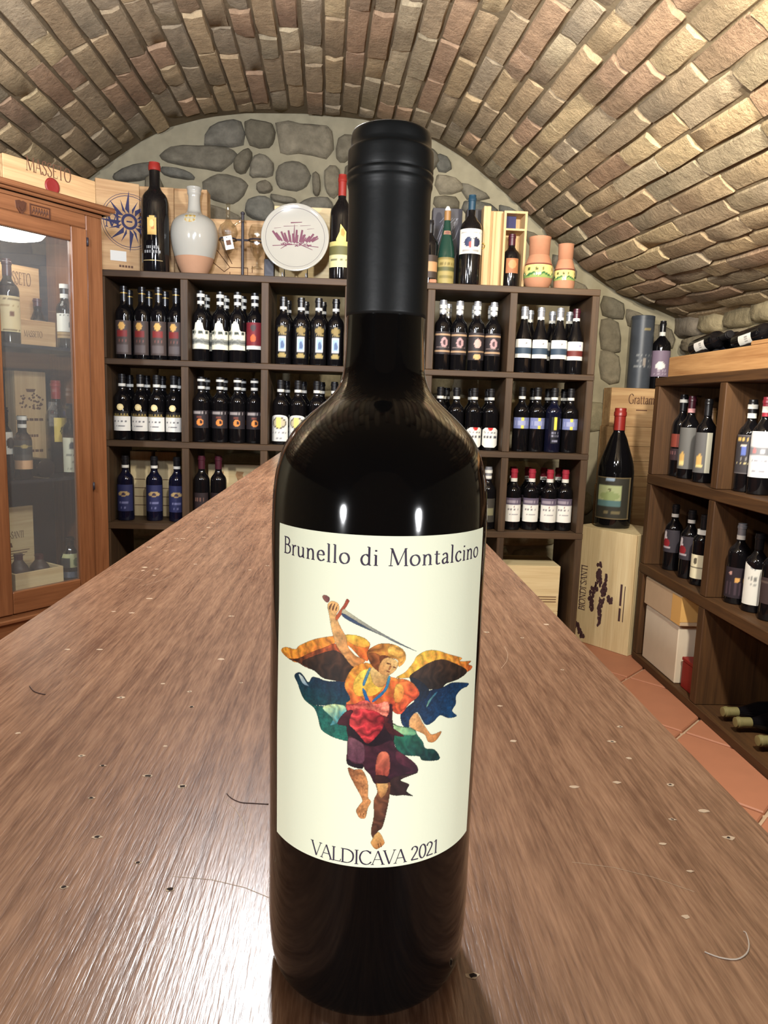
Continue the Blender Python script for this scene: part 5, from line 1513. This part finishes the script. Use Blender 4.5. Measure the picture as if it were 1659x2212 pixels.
obj('door_rail', MB().box(xg_l+.0005, xg_r-.0005, -.006, .02, zg_t, zt_door, b=B_), M_cabx, door)
obj('door_rail', MB().box(xg_l+.0005, xg_r-.0005, -.006, .02, zd_b, zg_b, b=B_), M_cabx, door)
obj('pane', MB().box(xg_l, xg_r, .006, .009, zg_b, zg_t), M_pane, door)
for py in (524, 1050):
    z_ = cab(192, py)[1]
    obj('hinge', MB().lathe([(.004, -.014), (.004, .014)], 8, M=Matrix.Translation((xd_r+.001, -.008, z_))), M_iron, door, smooth='all')
em = MB()
ez = cab(45, 447)[1]
ex = cab(45, 447)[0]
def shieldpoly(cx, cz, s):
    return [(cx+px*s, cz+pz*s) for px, pz in ((0, -.6), (.38, -.15), (.45, .4), (.15, .5), (0, .42), (-.15, .5), (-.45, .4), (-.38, -.15))]
em.prism(shieldpoly(ex, ez, .042), .004, Matrix.Translation((0, -.004, 0)))
em.prism(shieldpoly(ex, ez+.001, .022), .003, Matrix.Translation((0, -.0065, 0)))
x0, x1 = cab(64, 450)[0], cab(108, 458)[0]
for (za, zb_) in ((-.019, -.015), (.015, .019)):
    em.box(x0, x1, -.003, 0, ez+za, ez+zb_)
em.box(x0, x0+.004, -.003, 0, ez-.015, ez+.015); em.box(x1-.004, x1, -.003, 0, ez-.015, ez+.015)
for k in range(6):
    xx_ = x0+.008+(x1-x0-.016)*k/6
    em.tube([(xx_, -.001, ez-.011), (xx_+.005, -.003, ez+.004), (xx_+.009, -.001, ez-.004), (xx_+.005, -.002, ez+.011)], .0016, 5)
obj('carved_emblem', em, M_carve, cb)
zs1 = cab(60, 747, .12)[1]; zs2 = cab(60, 1031, .12)[1]; zs3 = cab(90, 1268, .06)[1]
for z_ in (zs1, zs2):
    obj('glass_shelf', MB().box(xc_l+.021, -.021, .045, D_-.013, z_-.012, z_-.0005), M_mirror, cb)
obj('floor_panel', MB().box(xc_l+.021, -.021, .041, D_-.013, zs3-.02, zs3-.0005), M_cabx, cb)
# round lamp under the cabinet's top
lx, lz = cab(40, 508, .16)
zl_ = cab(45, 503, .165)[1]
lt_ = thing('cabinet_lamp', 'round white lit lamp hung inside the cabinet under its top', 'lamp', cabw(cab(24, 503, .165)[0], .165, zl_), CRZ)
obj('mount', MB().lathe([(.03, .0005), (.03, ztop-zl_-.0002)], 16), M_iron, lt_, smooth=True)
obj('diffuser', MB().lathe([(.02, -.030), (.06, -.028), (.10, -.018), (.112, -.004), (.112, 0)], 32), M_bulb, lt_, smooth='all')
def cab_bottle(label, xa, xb, ya, yb, dep, z, turn=0.0, **kw):
    xl, xr = cab(xa, (ya+yb)/2, dep)[0], cab(xb, (ya+yb)/2, dep)[0]
    H = cab((xa+xb)/2, ya, dep)[1]-z
    R = (xr-xl)/2*.93
    return make_bottle(label, cabw((xl+xr)/2, dep, z+.0006), H, R, rz=CRZ-.35+turn, **kw)
cab_bottle('bottle with tall cream label and maroon capsule on the upper cabinet shelf', -7, 41, 560, 742, .12, zs1, cap=M_capmar, cap0=.8,
    labels=[(.14, .56, 84, layers((222, 202, 152), ('disc', .1, .5, .14, .08, (120, 74, 40)), ('txt', .9, .95, (120, 96, 60), .8), ('txt', .04, .08, (120, 96, 60), .9), ('txt', .7, .74, (170, 140, 90), .6), ('txt', .28, .3, (170, 140, 90), .4), (-1, 1, 0, .02, (240, 226, 170))), dict(nu=22, nv=22))])
cab_bottle('bottle with white and tan label at the hinge end of the upper shelf', 123, 157, 616, 751, .15, zs1, cap=M_capd, bands=[(.79, .016, M_band), (.94, .016, M_band)],
    labels=[(.27, .55, 80, layers((216, 212, 196), ('txt', .86, .94, (110, 110, 106), .7), ('disc', .4, .4, .3, .22, (130, 140, 136)))), (.17, .265, 80, layers((160, 134, 92), (-1, 1, .4, .6, (130, 100, 66))))])
def cab_crate(label, xa, xb, ya, yb, dep, z, d=.09, mats=None, lid_up=None, text=None, name='wooden_crate'):
    xl, xr = cab(xa, (ya+yb)/2, dep)[0], cab(xb, (ya+yb)/2, dep)[0]
    h = cab((xa+xb)/2, ya, dep)[1]-z
    t = crate(label, cabw((xl+xr)/2, dep, z+.0006), CRZ, xr-xl, d, h, mats, lid=False, th=.008, name=name)
    return t, xr-xl, h
t, wd, h = cab_crate('open pine crate with raised lid and a bottle on the upper cabinet shelf', 42, 121, 693, 746, .19, zs1, .1)
tx = MB(); flat_text(tx, 'MASSETO', .022, -.02, h*.38, -.0006, width=wd*.5, weight=1.3)
obj('printed_name', tx, M_brand, t)
hl_ = cab(68, 578, .285)[1]-zs1
lidm = MB().box(-wd*.62, wd/2, .1005, .108, 0, hl_)
lo = obj('raised_lid', lidm, M_pine, t)
tx = MB(); flat_text(tx, 'MASSETO', .045, -wd*.12, hl_*.77, .0998, width=wd*.78, weight=1.2)
obj('printed_name', tx, M_brand, lo)
cx_l = cab(98, 670, .23)[0]
make_bottle('dark bottle showing over the open crate front on the upper shelf', cabw(cx_l-.026, .24, zs1+.0095), cab(98, 648, .24)[1]-zs1-.0095, .029, cap=M_capmar, kind='s', cap0=.84, rz=CRZ, labels=[(.3, .55, 60, layers((70, 62, 60)))])
t, wd, h = cab_crate('tall narrow pine crate with stamped crest on the middle cabinet shelf', 35, 102, 803, 1028, .255, zs2, .068, (M_pinev, M_pinev))
em = MB()
for k in range(46):
    a_ = rd.uniform(0, 6.28); r_ = rd.random()**.5
    x_, z_ = .055*r_*math.cos(a_), h*.70+.036*r_*math.sin(a_)
    em.prism([(x_-.005, z_), (x_, z_-.0045), (x_+.005, z_+.001), (x_, z_+.005)], .0004, Matrix.Translation((0, -.0004-.00001*(k % 9), 0)))
em.prism([(-.016, h*.8), (.014, h*.8), (.02, h*.83), (-.02, h*.83)], .0004, Matrix.Translation((0, -.0005, 0)))
for zf, hw in ((.53, .05), (.37, .026), (.22, .045)):
    for k in range(5):
        em.box(-hw+k*hw*.4, -hw+k*hw*.4+hw*.33, -.0005, 0, h*zf-.005, h*zf+.005)
obj('stamped_crest', em, M_brand, t)
cab_bottle('bottle with red wax capsule and bright gold label in the cabinet', 103, 142, 822, 1016, .215, zs2, turn=.45, cap=M_wax, cap0=.80, neck=.018, labels=[(.34, .6, 54, layers((206, 178, 84), ('disc', 0, .45, .34, .2, (60, 50, 20)), ('disc', 0, .45, .18, .1, (206, 178, 84))))])
cab_bottle('bottle with long white label and dark medallion by the cabinet hinge', 136, 171, 872, 1018, .092, zs2, cap=M_capd, labels=[(.05, .53, 78, layers((208, 206, 180), ('disc', -.1, .76, .3, .1, (70, 72, 78)), ('txt', .5, .54, (120, 120, 110), .7), ('txt', .3, .34, (150, 150, 136), .4), ('txt', .1, .14, (150, 150, 136), .7)), dict(nu=20, nv=20))])
cab_bottle('small dark bottle with two white neck bands and tan strip label', 30, 68, 898, 1030, .08, zs2, cap=M_capd, bands=[(.81, .013, M_band), (.93, .014, M_band)], labels=[(.16, .3, 76, layers((196, 156, 116))), (.3, .62, 76, layers((60, 58, 54), (-1, 1, .66, .72, (130, 116, 70)), ('disc', 0, .68, .3, .1, (150, 132, 80)), (-1, 1, .0, .3, (74, 70, 66))))])
cab_bottle('bottle with white and black disc label at the door edge', -8, 27, 880, 1026, .12, zs2, cap=M_capd, labels=[(.35, .66, 80, layers((212, 210, 200), ('disc', .5, .5, .5, .26, (40, 40, 40))))])
bx, bz = cab(92.5, 1006.5, .07)
p0 = cabw(bx, .046, zs2+.0375)
make_bottle('dark bottle lying with its round base towards the cabinet glass', p0, .205, .036, rot=(-math.pi/2, 0, CRZ), cap=M_capd)
t, wd, h = cab_crate('pale open crate holding two dusty bottles at the cabinet bottom', 33, 138, 1232, 1271, .06, zs3, .16, (M_palex, M_palex))
hl_ = cab(70, 1092, .22)[1]-zs3
lo = obj('raised_lid', MB().box(-wd*.52, wd*.40, .1605, .17, 0, hl_), M_palex, t)
tx = MB(); flat_text(tx, 'BIONDI-SANTI', .026, -wd*.12, hl_*.58, .1598, width=wd*.62, weight=1.2)
tx.prism([(-wd*.17, hl_*.46), (-wd*.05, hl_*.46), (-wd*.07, hl_*.52), (-wd*.15, hl_*.52)], .0004, Matrix.Translation((0, .16, 0)))
for k in range(4):
    tx.box(-wd*.42, wd*.3-.01*k, .1601, .1605, hl_*(.4-.035*k), hl_*(.4-.035*k)+.003)
obj('printed_name', tx, M_brand, lo)
for i, px in enumerate((54, 98)):
    xx_ = cab(px, 1230, .12)[0]
    make_bottle('dusty brown bottle in the pale crate, %s' % ('nearer the door edge' if i == 0 else 'nearer the cabinet hinge'), cabw(xx_-.012, .14, zs3+.0095), cab(px, 1194, .14)[1]-zs3-.0095, .035, kind='s', cap=M_capmar, rz=CRZ, glass=plain('dusty_glass', (66, 54, 50), .5) if i == 0 else bpy.data.materials['dusty_glass'], labels=[(.25, .5, 60, layers((84, 70, 62)))], group='bottles in the pale crate')
cab_bottle('dark bottle with cream picture label beside the pale crate', 132, 172, 1160, 1252, .10, zs3, cap=M_capd, kind='s', labels=[(.3, .62, 74, layers((186, 188, 140), (-1, -.2, .0, .7, (50, 52, 50)), ('disc', .3, .4, .3, .3, (120, 136, 96)))), (.06, .2, 74, layers((96, 104, 118)))])
# crate on top of the cabinet
xl, xr = cab(8, 400, .03)[0], cab(207, 430, .03)[0]
zc0 = zcor+.0008
h = cab(110, 362, .03)[1]-zc0
t = crate('pine crate with round red seal lying on the cabinet top', cabw((xl+xr)/2, .03, zc0), CRZ, xr-xl, .16, h)
tx = MB(); flat_text(tx, 'MASSETO', .045, -.01, h*.66, -.0006, width=.17, weight=1.15)
obj('printed_name', tx, M_brand, t)
sx = cab(112, 403, .03)[0]-(xl+xr)/2
obj('wax_seal', MB().lathe([(.002, -.001), (.026, -.001), (.0285, .002), (.024, .005), (.019, .0035), (.002, .0045)], 22, M=Matrix.Translation((sx, -.0012, h*.34)) @ Matrix.Rotation(math.pi/2, 4, 'X')), M_seal, t, smooth='all')

# ------------------------------------------------------------------ side rack
SX0, SX1 = 1.37, 1.69
SRZ = [(.340, .378), (-.104, -.060), (-.524, -.480), (-.95, -.915)]
SRY = [3.015, 2.425, 1.84, 1.25]
sr = thing('side_rack', 'brown open wooden rack along the side wall with bottles and boxes', 'rack', (SX0, 0, 0))
for k, (a, b) in enumerate(SRZ):
    obj('shelf_board', MB().box(0, SX1-SX0, SRY[-1]-.025, SRY[0]+.025, a, b, b=.003), M_rackr, sr)
for y in SRY:
    for k in range(3):
        obj('upright', MB().box(.001, SX1-SX0-.001, y-.024, y+.024, SRZ[k+1][1]+.0005, SRZ[k][0]-.0005, b=.003), M_rackrv, sr)
obj('back_panel', MB().box(SX1-SX0+.0005, SX1-SX0+.012, SRY[-1]-.02, SRY[0]+.02, ZF+.04, .335), M_rackrv, sr)

SIDE = []
def side_bottle(label, px, ya, yb, z, X=1.455, R=.039, turn=-1.0, **kw):
    p = at(px, (ya+yb)/2, 0, X)
    H = float(at(px, ya, 0, X)[2])-z
    yy = float(p[1])
    lo_, hi_ = (2.449, 2.991) if px < 1560 else (1.864, 2.401)
    yy = min(max(yy, lo_+R+.003), hi_-R-.003)
    for q in SIDE:
        if abs(q[1]-z) < .01 and abs(q[0]-yy) < 2*R+.002:
            yy = q[0]-2*R-.002
    SIDE.append((yy, z))
    return make_bottle(label, (X, yy, z+.0006), H, R, rz=turn, **kw)
A_, B2, C_ = SRZ[1][1], SRZ[2][1], SRZ[3][1]
side_bottle('dark bottle with rust red label nearest the crate stack on the side rack', 1459, 853, 1020, A_, X=1.47, cap=M_capd, bands=[(.9, .014, M_band)], labels=[(.36, .52, 50, layers((126, 58, 46))), (.2, .34, 50, layers((56, 40, 42), ('txt', .5, .8, (120, 80, 80), .6)))], turn=-1.25)
side_bottle('bottle with grey label, gold castle and pink capsule band', 1489, 856, 1028, A_, X=1.46, cap=M_capmar, bands=[(.80, .018, plain('pink_band', (196, 140, 140), .6))], labels=[(.12, .62, 62, layers((98, 96, 92), (-.55, .1, .1, .2, (216, 196, 130)), (-.5, .05, .2, .38, (196, 158, 92)), (-.3, -.1, .38, .44, (196, 158, 92))), dict(nu=18, nv=18))], turn=-.85)
side_bottle('bottle with grey label and gold castle next to the first rack divider', 1524, 862, 1042, A_, X=1.45, cap=M_capd, labels=[(.12, .60, 62, layers((92, 90, 88), (-.4, .25, .12, .22, (216, 196, 130)), (-.35, .2, .22, .4, (196, 158, 92)), (-.15, .05, .4, .46, (196, 158, 92)), (.45, 1, .0, 1, (226, 222, 196))), dict(nu=18, nv=18))], turn=-.85)
p = at(1525, 940, 0, 1.58)
make_bottle('tall bottle with tan neck strip standing at the back of the bay', (1.60, 2.93, A_+.0006), .31, .038, cap=M_captan, cap0=.74, labels=[], rz=-1)
side_bottle('dark bottle with charcoal label, gold words and blue crest', 1597, 864, 1062, A_, X=1.455, R=.041, cap=M_capd, bands=[(.80, .018, M_band), (.90, .016, M_band)], labels=[(.2, .62, 66, layers((58, 54, 56), ('txt', .86, .95, (196, 164, 96), .8), (-.35, .0, .48, .7, (96, 112, 176)), (-.4, .05, .7, .76, (206, 196, 180)), ('txt', .36, .42, (140, 136, 130), .5), ('txt', .26, .3, (190, 176, 130), .8), (-1, 1, .97, 1, (96, 90, 90)), (-1, 1, 0, .03, (96, 90, 90))), dict(nu=22, nv=22))], turn=-.75)
side_bottle('bottle with big white label, grey strip and red capsule', 1643, 858, 1074, A_, X=1.46, R=.041, cap=M_capred, bands=[(.84, .022, M_band)], labels=[(.18, .65, 66, layers((222, 222, 220), (-1, 1, .5, .66, (136, 136, 140)), ('disc', -.4, .58, .14, .06, (196, 130, 130)), ('disc', .2, .57, .2, .05, (200, 200, 204)), ('txt', .82, .86, (140, 140, 150), .5), ('txt', .34, .38, (150, 150, 160), .6), ('txt', .12, .15, (150, 150, 160), .5)), dict(nu=20, nv=22))], turn=-.75)
side_bottle('dark bottle with red and white mountain label by the rack end', 1455, 1088, 1230, B2, X=1.455, R=.0385, cap=M_capd, cap0=.84, bands=[(.81, .015, M_band)], labels=[(.28, .62, 64, layers((56, 52, 58), ('disc', -.55, .62, .22, .34, (190, 180, 180)), ('disc', -.4, .4, .45, .2, (130, 34, 40)), (-.9, .1, .16, .24, (170, 160, 164))))], turn=-.85, group='mountain label bottles on the side rack')
side_bottle('dark bottle with red and white mountain label, second from the rack end', 1490, 1100, 1248, B2, X=1.455, R=.0385, cap=M_capd, cap0=.84, bands=[(.81, .015, M_band)], labels=[(.28, .62, 64, layers((56, 52, 58), ('disc', -.55, .62, .22, .34, (190, 180, 180)), ('disc', -.4, .4, .45, .2, (130, 34, 40)), (-.9, .1, .16, .24, (170, 160, 164))))], turn=-.85, group='mountain label bottles on the side rack')
side_bottle('bottle with cream label half hidden by the rack divider', 1517, 1110, 1262, B2, X=1.45, R=.0385, cap=M_capd, bands=[(.72, .02, M_band)], labels=[(.1, .44, 64, layers((222, 214, 180), (-1, 1, .44, .48, (60, 50, 40)), ('disc', -.2, .74, .2, .14, (90, 84, 70))))], turn=-.85)
side_bottle('dark bottle with black picture label and silver capsule, lower bay', 1596, 1128, 1305, B2, X=1.455, R=.041, cap=M_capsil, cap0=.84, bands=[(.80, .016, M_band)], labels=[(.08, .46, 70, layers((44, 36, 42), ('disc', .2, .6, .2, .08, (206, 156, 90)), ('disc', -.3, .8, .12, .06, (180, 140, 130)), ('txt', .1, .5, (70, 56, 64), .8)))], turn=-.75)
side_bottle('bottle with torn edged white label in the lower bay', 1634, 1150, 1325, B2, X=1.46, R=.040, cap=M_capd, labels=[(.1, .64, 56, layers((214, 212, 202), ('txt', .58, .66, (120, 120, 116), .5), ('txt', .46, .5, (150, 150, 146), .4), ('txt', .86, .9, (90, 100, 110), .3)), dict(top=lambda u: .86+.14*max(0, -u), nu=16, nv=16))], turn=-.75)
side_bottle('plain dark bottle beside the white torn label bottle', 1672, 1150, 1345, B2, X=1.46, R=.040, cap=M_capd, labels=[(.2, .5, 60, layers((60, 48, 48), (-1, 1, .8, .85, (90, 76, 70))))], turn=-.75)
# lying bottles in the bottom bay: necks point to the counter
for i, (px, py, dz, lab) in enumerate(((1566, 1503, .0, 'lying dark bottle with pale wax neck, topmost of the bottom bay'), (1590, 1524, .0, 'lying dark bottle with knobbly pale wax neck, second in the bottom bay'), (1646, 1552, .0, 'lying dark bottle with pale wax neck nearest the frame edge'))):
    p = at(px, py, 0, 1.40)
    make_bottle(lab, (1.40+.287, (2.245, 2.155, 2.01)[i], C_+.0415), .29, .0395, cap=M_capyel, cap0=.80, neck=.017, rot=(0, -math.pi/2, 0), kind='s', group=None)
# boxes in the far bottom bay
yb_ = 2.99-.024
cw = thing('carton', 'white cardboard carton with worn edges in the side rack bottom bay', 'carton', (1.385, 2.62, C_+.0006))
obj('carton_body', MB().box(0, .27, 0, .34, 0, .25, b=.004), M_cardw, cw)
obj('lid_flap', MB().box(.002, .268, .002, .338, .2505, .255), M_cardw, cw)
cu = thing('carton', 'brown cardboard carton with orange tape on the white carton', 'carton', (1.377, 2.60, C_+.2565), 0)
obj('carton_body', MB().box(0, .27, 0, .37, 0, .128, b=.004), M_card, cu)
obj('tape', MB().box(-.0012, -.0002, .0, .085, .004, .122).box(-.0012, .08, -.0012, -.0002, .02, .128), plain('parcel_tape', (210, 164, 96), .5), cu)
lg = MB()
lg.box(.10, .2, -.0012, -.0002, .04, .044).box(.10, .2, -.0012, -.0002, .09, .094).box(.11, .19, -.0012, -.0002, .055, .08)
obj('printed_logo', lg, M_brand, cu)
rbx = thing('red_box', 'small bright red box on the side rack bottom board', 'box', (1.40, 2.462, C_+.0006))
obj('box_body', MB().box(0, .2, 0, .13, 0, .115, b=.003), M_redbox, rbx)
obj('box_lid', MB().box(-.002, .202, -.002, .132, .1155, .13, b=.002), M_redbox, rbx)

# open crate with lying bottles on the side rack
ST = SRZ[0][1]
oc_y0 = float(at(1447, 790, 0, 1.39)[1])
oc = thing('open_crate', 'amber wooden crate full of lying bottles on the side rack', 'crate', (1.385, oc_y0, ST+.0006))
LN = oc_y0-1.55
obj('front_panel', MB().box(0, .014, -LN, 0, 0, .085, b=.002), M_orange, oc)
obj('back_panel', MB().box(.27, .284, -LN, 0, 0, .085, b=.002), M_orange, oc)
obj('end_panel', MB().box(.0145, .2695, -.012, 0, 0, .085), M_orange, oc)
obj('base_panel', MB().box(.0145, .2695, -LN, -.0125, 0, .01), M_orange, oc)
yk = float(at(1622, 770, 0, 1.39)[1])-oc_y0
hh_ = float(at(1640, 735, 0, 1.39)[2])-ST
obj('raised_front', MB().box(.0, .014, -LN, yk, .0855, hh_, b=.002), M_orange, oc)
M_dkl = [((.13, .07), 'lying dark bottle with white label in the amber crate'), ((.13, .155), 'lying dark bottle with grey label in the amber crate'), ((.13, .24), 'lying dark bottle half hidden in the amber crate, back')]
for i, (dy, dx, dz, tl, lab, lcol) in enumerate(((-.02, .06, .052, .12, 'lying dark bottle lowest in the amber crate, at its front board', (60, 56, 58)), (-.02, .14, .052, .12, 'lying mauve labelled bottle in the middle of the amber crate', (74, 60, 70)), (-.02, .222, .052, .12, 'lying dark bottle lowest in the amber crate, by the wall', (58, 54, 60)), (-.03, .1, .126, .12, 'lying bottle with white label strip atop the amber crate', (222, 216, 206)), (-.03, .182, .126, .12, 'lying bottle with grey label atop the amber crate, by the wall', (96, 100, 120)), (-.36, .07, .055, .1, 'lying bottle with white label next to the raised crate front', (220, 214, 206)), (-.36, .15, .055, .1, 'lying dark bottle behind the raised crate front, by the wall', (64, 58, 66)), (-.37, .11, .126, .1, 'lying bottle with pale label atop the pile, behind the raised crate front', (210, 206, 196)))):
    make_bottle(lab, (1.385+dx, oc_y0+dy-.0, ST+dz), .29, .037, cap=M_capd, rot=(math.pi/2-tl, 0, 0), labels=[(.2, .5, 40, layers(lcol, ('txt', .5, .7, tuple(int(c*.7) for c in lcol), .7)), dict(cen=-62))])

# ------------------------------------------------------------------ the corner: tall crate with a huge bottle, stacked crates, tin
u1 = np.array([.6, -.8, 0]); u2 = np.array([.8, .6, 0])
A0 = np.array([1.352, 3.052, ZF])
bw = .34
bc = A0-u1*bw/2
hb_ = -.356-ZF
bcx = crate('tall pale crate standing on end with dark printed crest', (float(bc[0]), float(bc[1]), ZF+.0006), math.atan2(u1[1], u1[0]), bw, .29, hb_, (M_pale, M_palex))
pr_ = MB()
flat_text(pr_, 'BIONDI SANTI', .036, -.088, hb_*.475, -.0007, width=.235, weight=1.2, rot=True)
pr_.box(-.122, -.119, -.0006, 0, hb_*.28, hb_*.66)
for x_, a_, b_ in ((.105, .27, .38), (.105, .40, .58), (.128, .27, .57)):
    pr_.box(x_, x_+(.011 if x_ < .12 else .004), -.0006, 0, hb_*a_, hb_*b_)
def blobs(path, wv, n):
    for k in range(n):
        f = k/(n-1)*(len(path)-1); i = min(int(f), len(path)-2); g_ = f-i
        x_ = path[i][0]*(1-g_)+path[i+1][0]*g_; z_ = path[i][1]*(1-g_)+path[i+1][1]*g_
        for q_ in range(3):
            xx = x_+rd.uniform(-wv, wv); zz = z_+rd.uniform(-.012, .012); s_ = rd.uniform(.006, .016)
            pr_.prism([(xx+s_*.6*math.cos(a)*rd.uniform(.6, 1.2), zz+s_*math.sin(a)) for a in (0, 1.1, 2.2, 3.3, 4.4, 5.4)], .0004, Matrix.Translation((0, -.0006-.00002*((k+q_) % 11), 0)))
blobs([(-.02, .69*hb_), (-.02, .6*hb_), (-.015, .55*hb_), (-.045, .47*hb_), (-.055, .38*hb_), (-.05, .30*hb_)], .013, 26)
blobs([(.02, .53*hb_), (.012, .45*hb_), (-.0, .37*hb_), (-.003, .3*hb_), (.006, .2*hb_)], .012, 22)
blobs([(.045, .44*hb_), (.06, .42*hb_)], .008, 5)
blobs([(.02, .6*hb_), (.02, .56*hb_)], .005, 4)
blobs([(-.13, .14*hb_), (-.09, .05*hb_)], .008, 8)
obj('printed_crest', pr_, plain('dark_stamp', (70, 44, 46), .7), bcx)
x, zb, wd, h = span(1287, 1364, 881, 1140, 3.20)
bcz = ZF+.0006+hb_+.0006
pbt = at(1325, 1128, 2, bcz)
hbt = (1.322, 3.31, bcz)
yq = hbt[1]

x, zb, wd, h = span(1287, 1364, 881, 1140, yq)
make_bottle('huge dark bottle with red wax cap standing on the tall pale crate', hbt, float(at(1334, 881, 1, yq)[2])-bcz, wd/2*.97, kind='s', neck=.027, cap=M_wax, cap0=.815, rz=-.5,
    labels=[(.08, .43, 66, layers((58, 56, 48), (-.97, -.92, 0, 1, (136, 118, 84)), (.92, .97, 0, 1, (136, 118, 84)), (-1, 1, 0, .03, (136, 118, 84)), (-1, 1, .97, 1, (136, 118, 84)), (-.72, .45, .3, .8, (176, 184, 136)), (-.72, .45, .3, .46, (92, 124, 124)), ('disc', -.1, .55, .5, .1, (150, 164, 110)), ('disc', -.1, .7, .05, .04, (90, 90, 60)), ('txt', .12, .18, (120, 110, 80), .5), (-.3, .1, .9, .97, (150, 170, 190))), dict(nu=28, nv=28))])
# crates stacked against the end wall
YC = 3.565
lv = [(ZF+.0006, .42), (None, None)]
zt = float(at(1364, 838, 1, YC)[2])
z_list = [float(at(1364, y, 1, YC)[2]) for y in (838, 922, 1052, 1180)]
labs = ['topmost pine crate of the stack behind the huge bottle', 'second crate down of the stack behind the huge bottle', 'third crate down of the stack behind the huge bottle', 'lowest crate of the stack behind the huge bottle']
xa_, xb_ = float(at(1317, 900, 1, YC)[0]), float(at(1420, 900, 1, YC)[0])
for i in range(4):
    z1 = z_list[i]-.0006
    z0 = z_list[i+1] if i < 3 else ZF+.0006
    sh = (.0, .006, .012, .012)[i]
    t = crate(labs[i], ((xa_+xb_)/2-sh+.03, YC+(0 if i == 0 else .004), z0), 0, xb_-xa_+.06, .118, z1-z0, (M_pine, M_pinev), group='crates stacked at the end wall')
    if i == 0:
        tx = MB(); flat_text(tx, 'Grattamacco', .05, .045, (z1-z0)*.60, -.0007, width=.22, weight=1.3)
        tx.box(-.02, .04, -.0006, 0, (z1-z0)*.42, (z1-z0)*.45)
        obj('printed_name', tx, M_brand, t)
    if i == 1:
        for k in range(1, 4):
            zz = (z1-z0)*k/4
            obj('batten', MB().box(-(xb_-xa_)/2, (xb_-xa_)/2, -.006, -.0003, zz-.022, zz+.012, b=.002), M_pine, t)
YT = 3.625
pt_ = at(1377, 836, 1, YT)
tz = z_list[0]+.0004
ht = float(at(1380, 683, 1, YT)[2])-tz
rt = float(at(1403, 760, 1, YT)[0]-at(1356, 760, 1, YT)[0])/2
tn = thing('gift_tin', 'tall grey gift tube with faint gold print on the crate stack', 'tube', (float(pt_[0])+.002, YT, tz))
obj('tube_body', MB().lathe([(rt, 0), (rt, ht*.94)], 30, col=s2l((66, 70, 76))), M_tin, tn, smooth=True)
obj('tube_lid', MB().lathe([(rt*1.01, ht*.9402), (rt*1.01, ht*.995), (rt*.97, ht)], 30, col=s2l((58, 62, 68))), M_tin, tn, smooth=True)
obj('label', patch([(rt, 0), (rt, ht)], ht*.2, ht*.86, 60, layers((66, 70, 76), ('txt', .36, .42, (130, 132, 132), .8), ('txt', .24, .28, (130, 132, 132), .6), ('disc', 0, .24, .14, .1, (150, 140, 130)), ('disc', .1, .93, .3, .03, (150, 134, 90)), ('txt', .12, .16, (130, 132, 132), .9)), 24, 26), M_tin, tn, smooth='all')
YT = 3.62
x, zb, wd, h = span(1402, 1442, 693, 836, YT)
make_bottle('dark bottle with mauve label and white oval on the crate stack', (x+.014, 3.62, tz), float(at(1425, 693, 1, YT)[2])-tz, wd/2*.96, cap=M_capd, bands=[(.78, .02, M_band)], rz=-.3,
    labels=[(.18, .56, 74, layers((126, 108, 124), ('disc', -.05, .42, .42, .14, (226, 222, 216)), ('txt', .2, .26, (170, 156, 166), .5), ('txt', .08, .12, (170, 156, 166), .6)), dict(nu=20, nv=20))])
# post beside the wall rack
po = obj('trim_1', MB().box(1.175, 1.265, 3.60, 3.68, ZF, .66, b=.004), M_rackv)
tag(po, 'brown wooden post at the end wall beside the wall rack', None, None, 'structure')
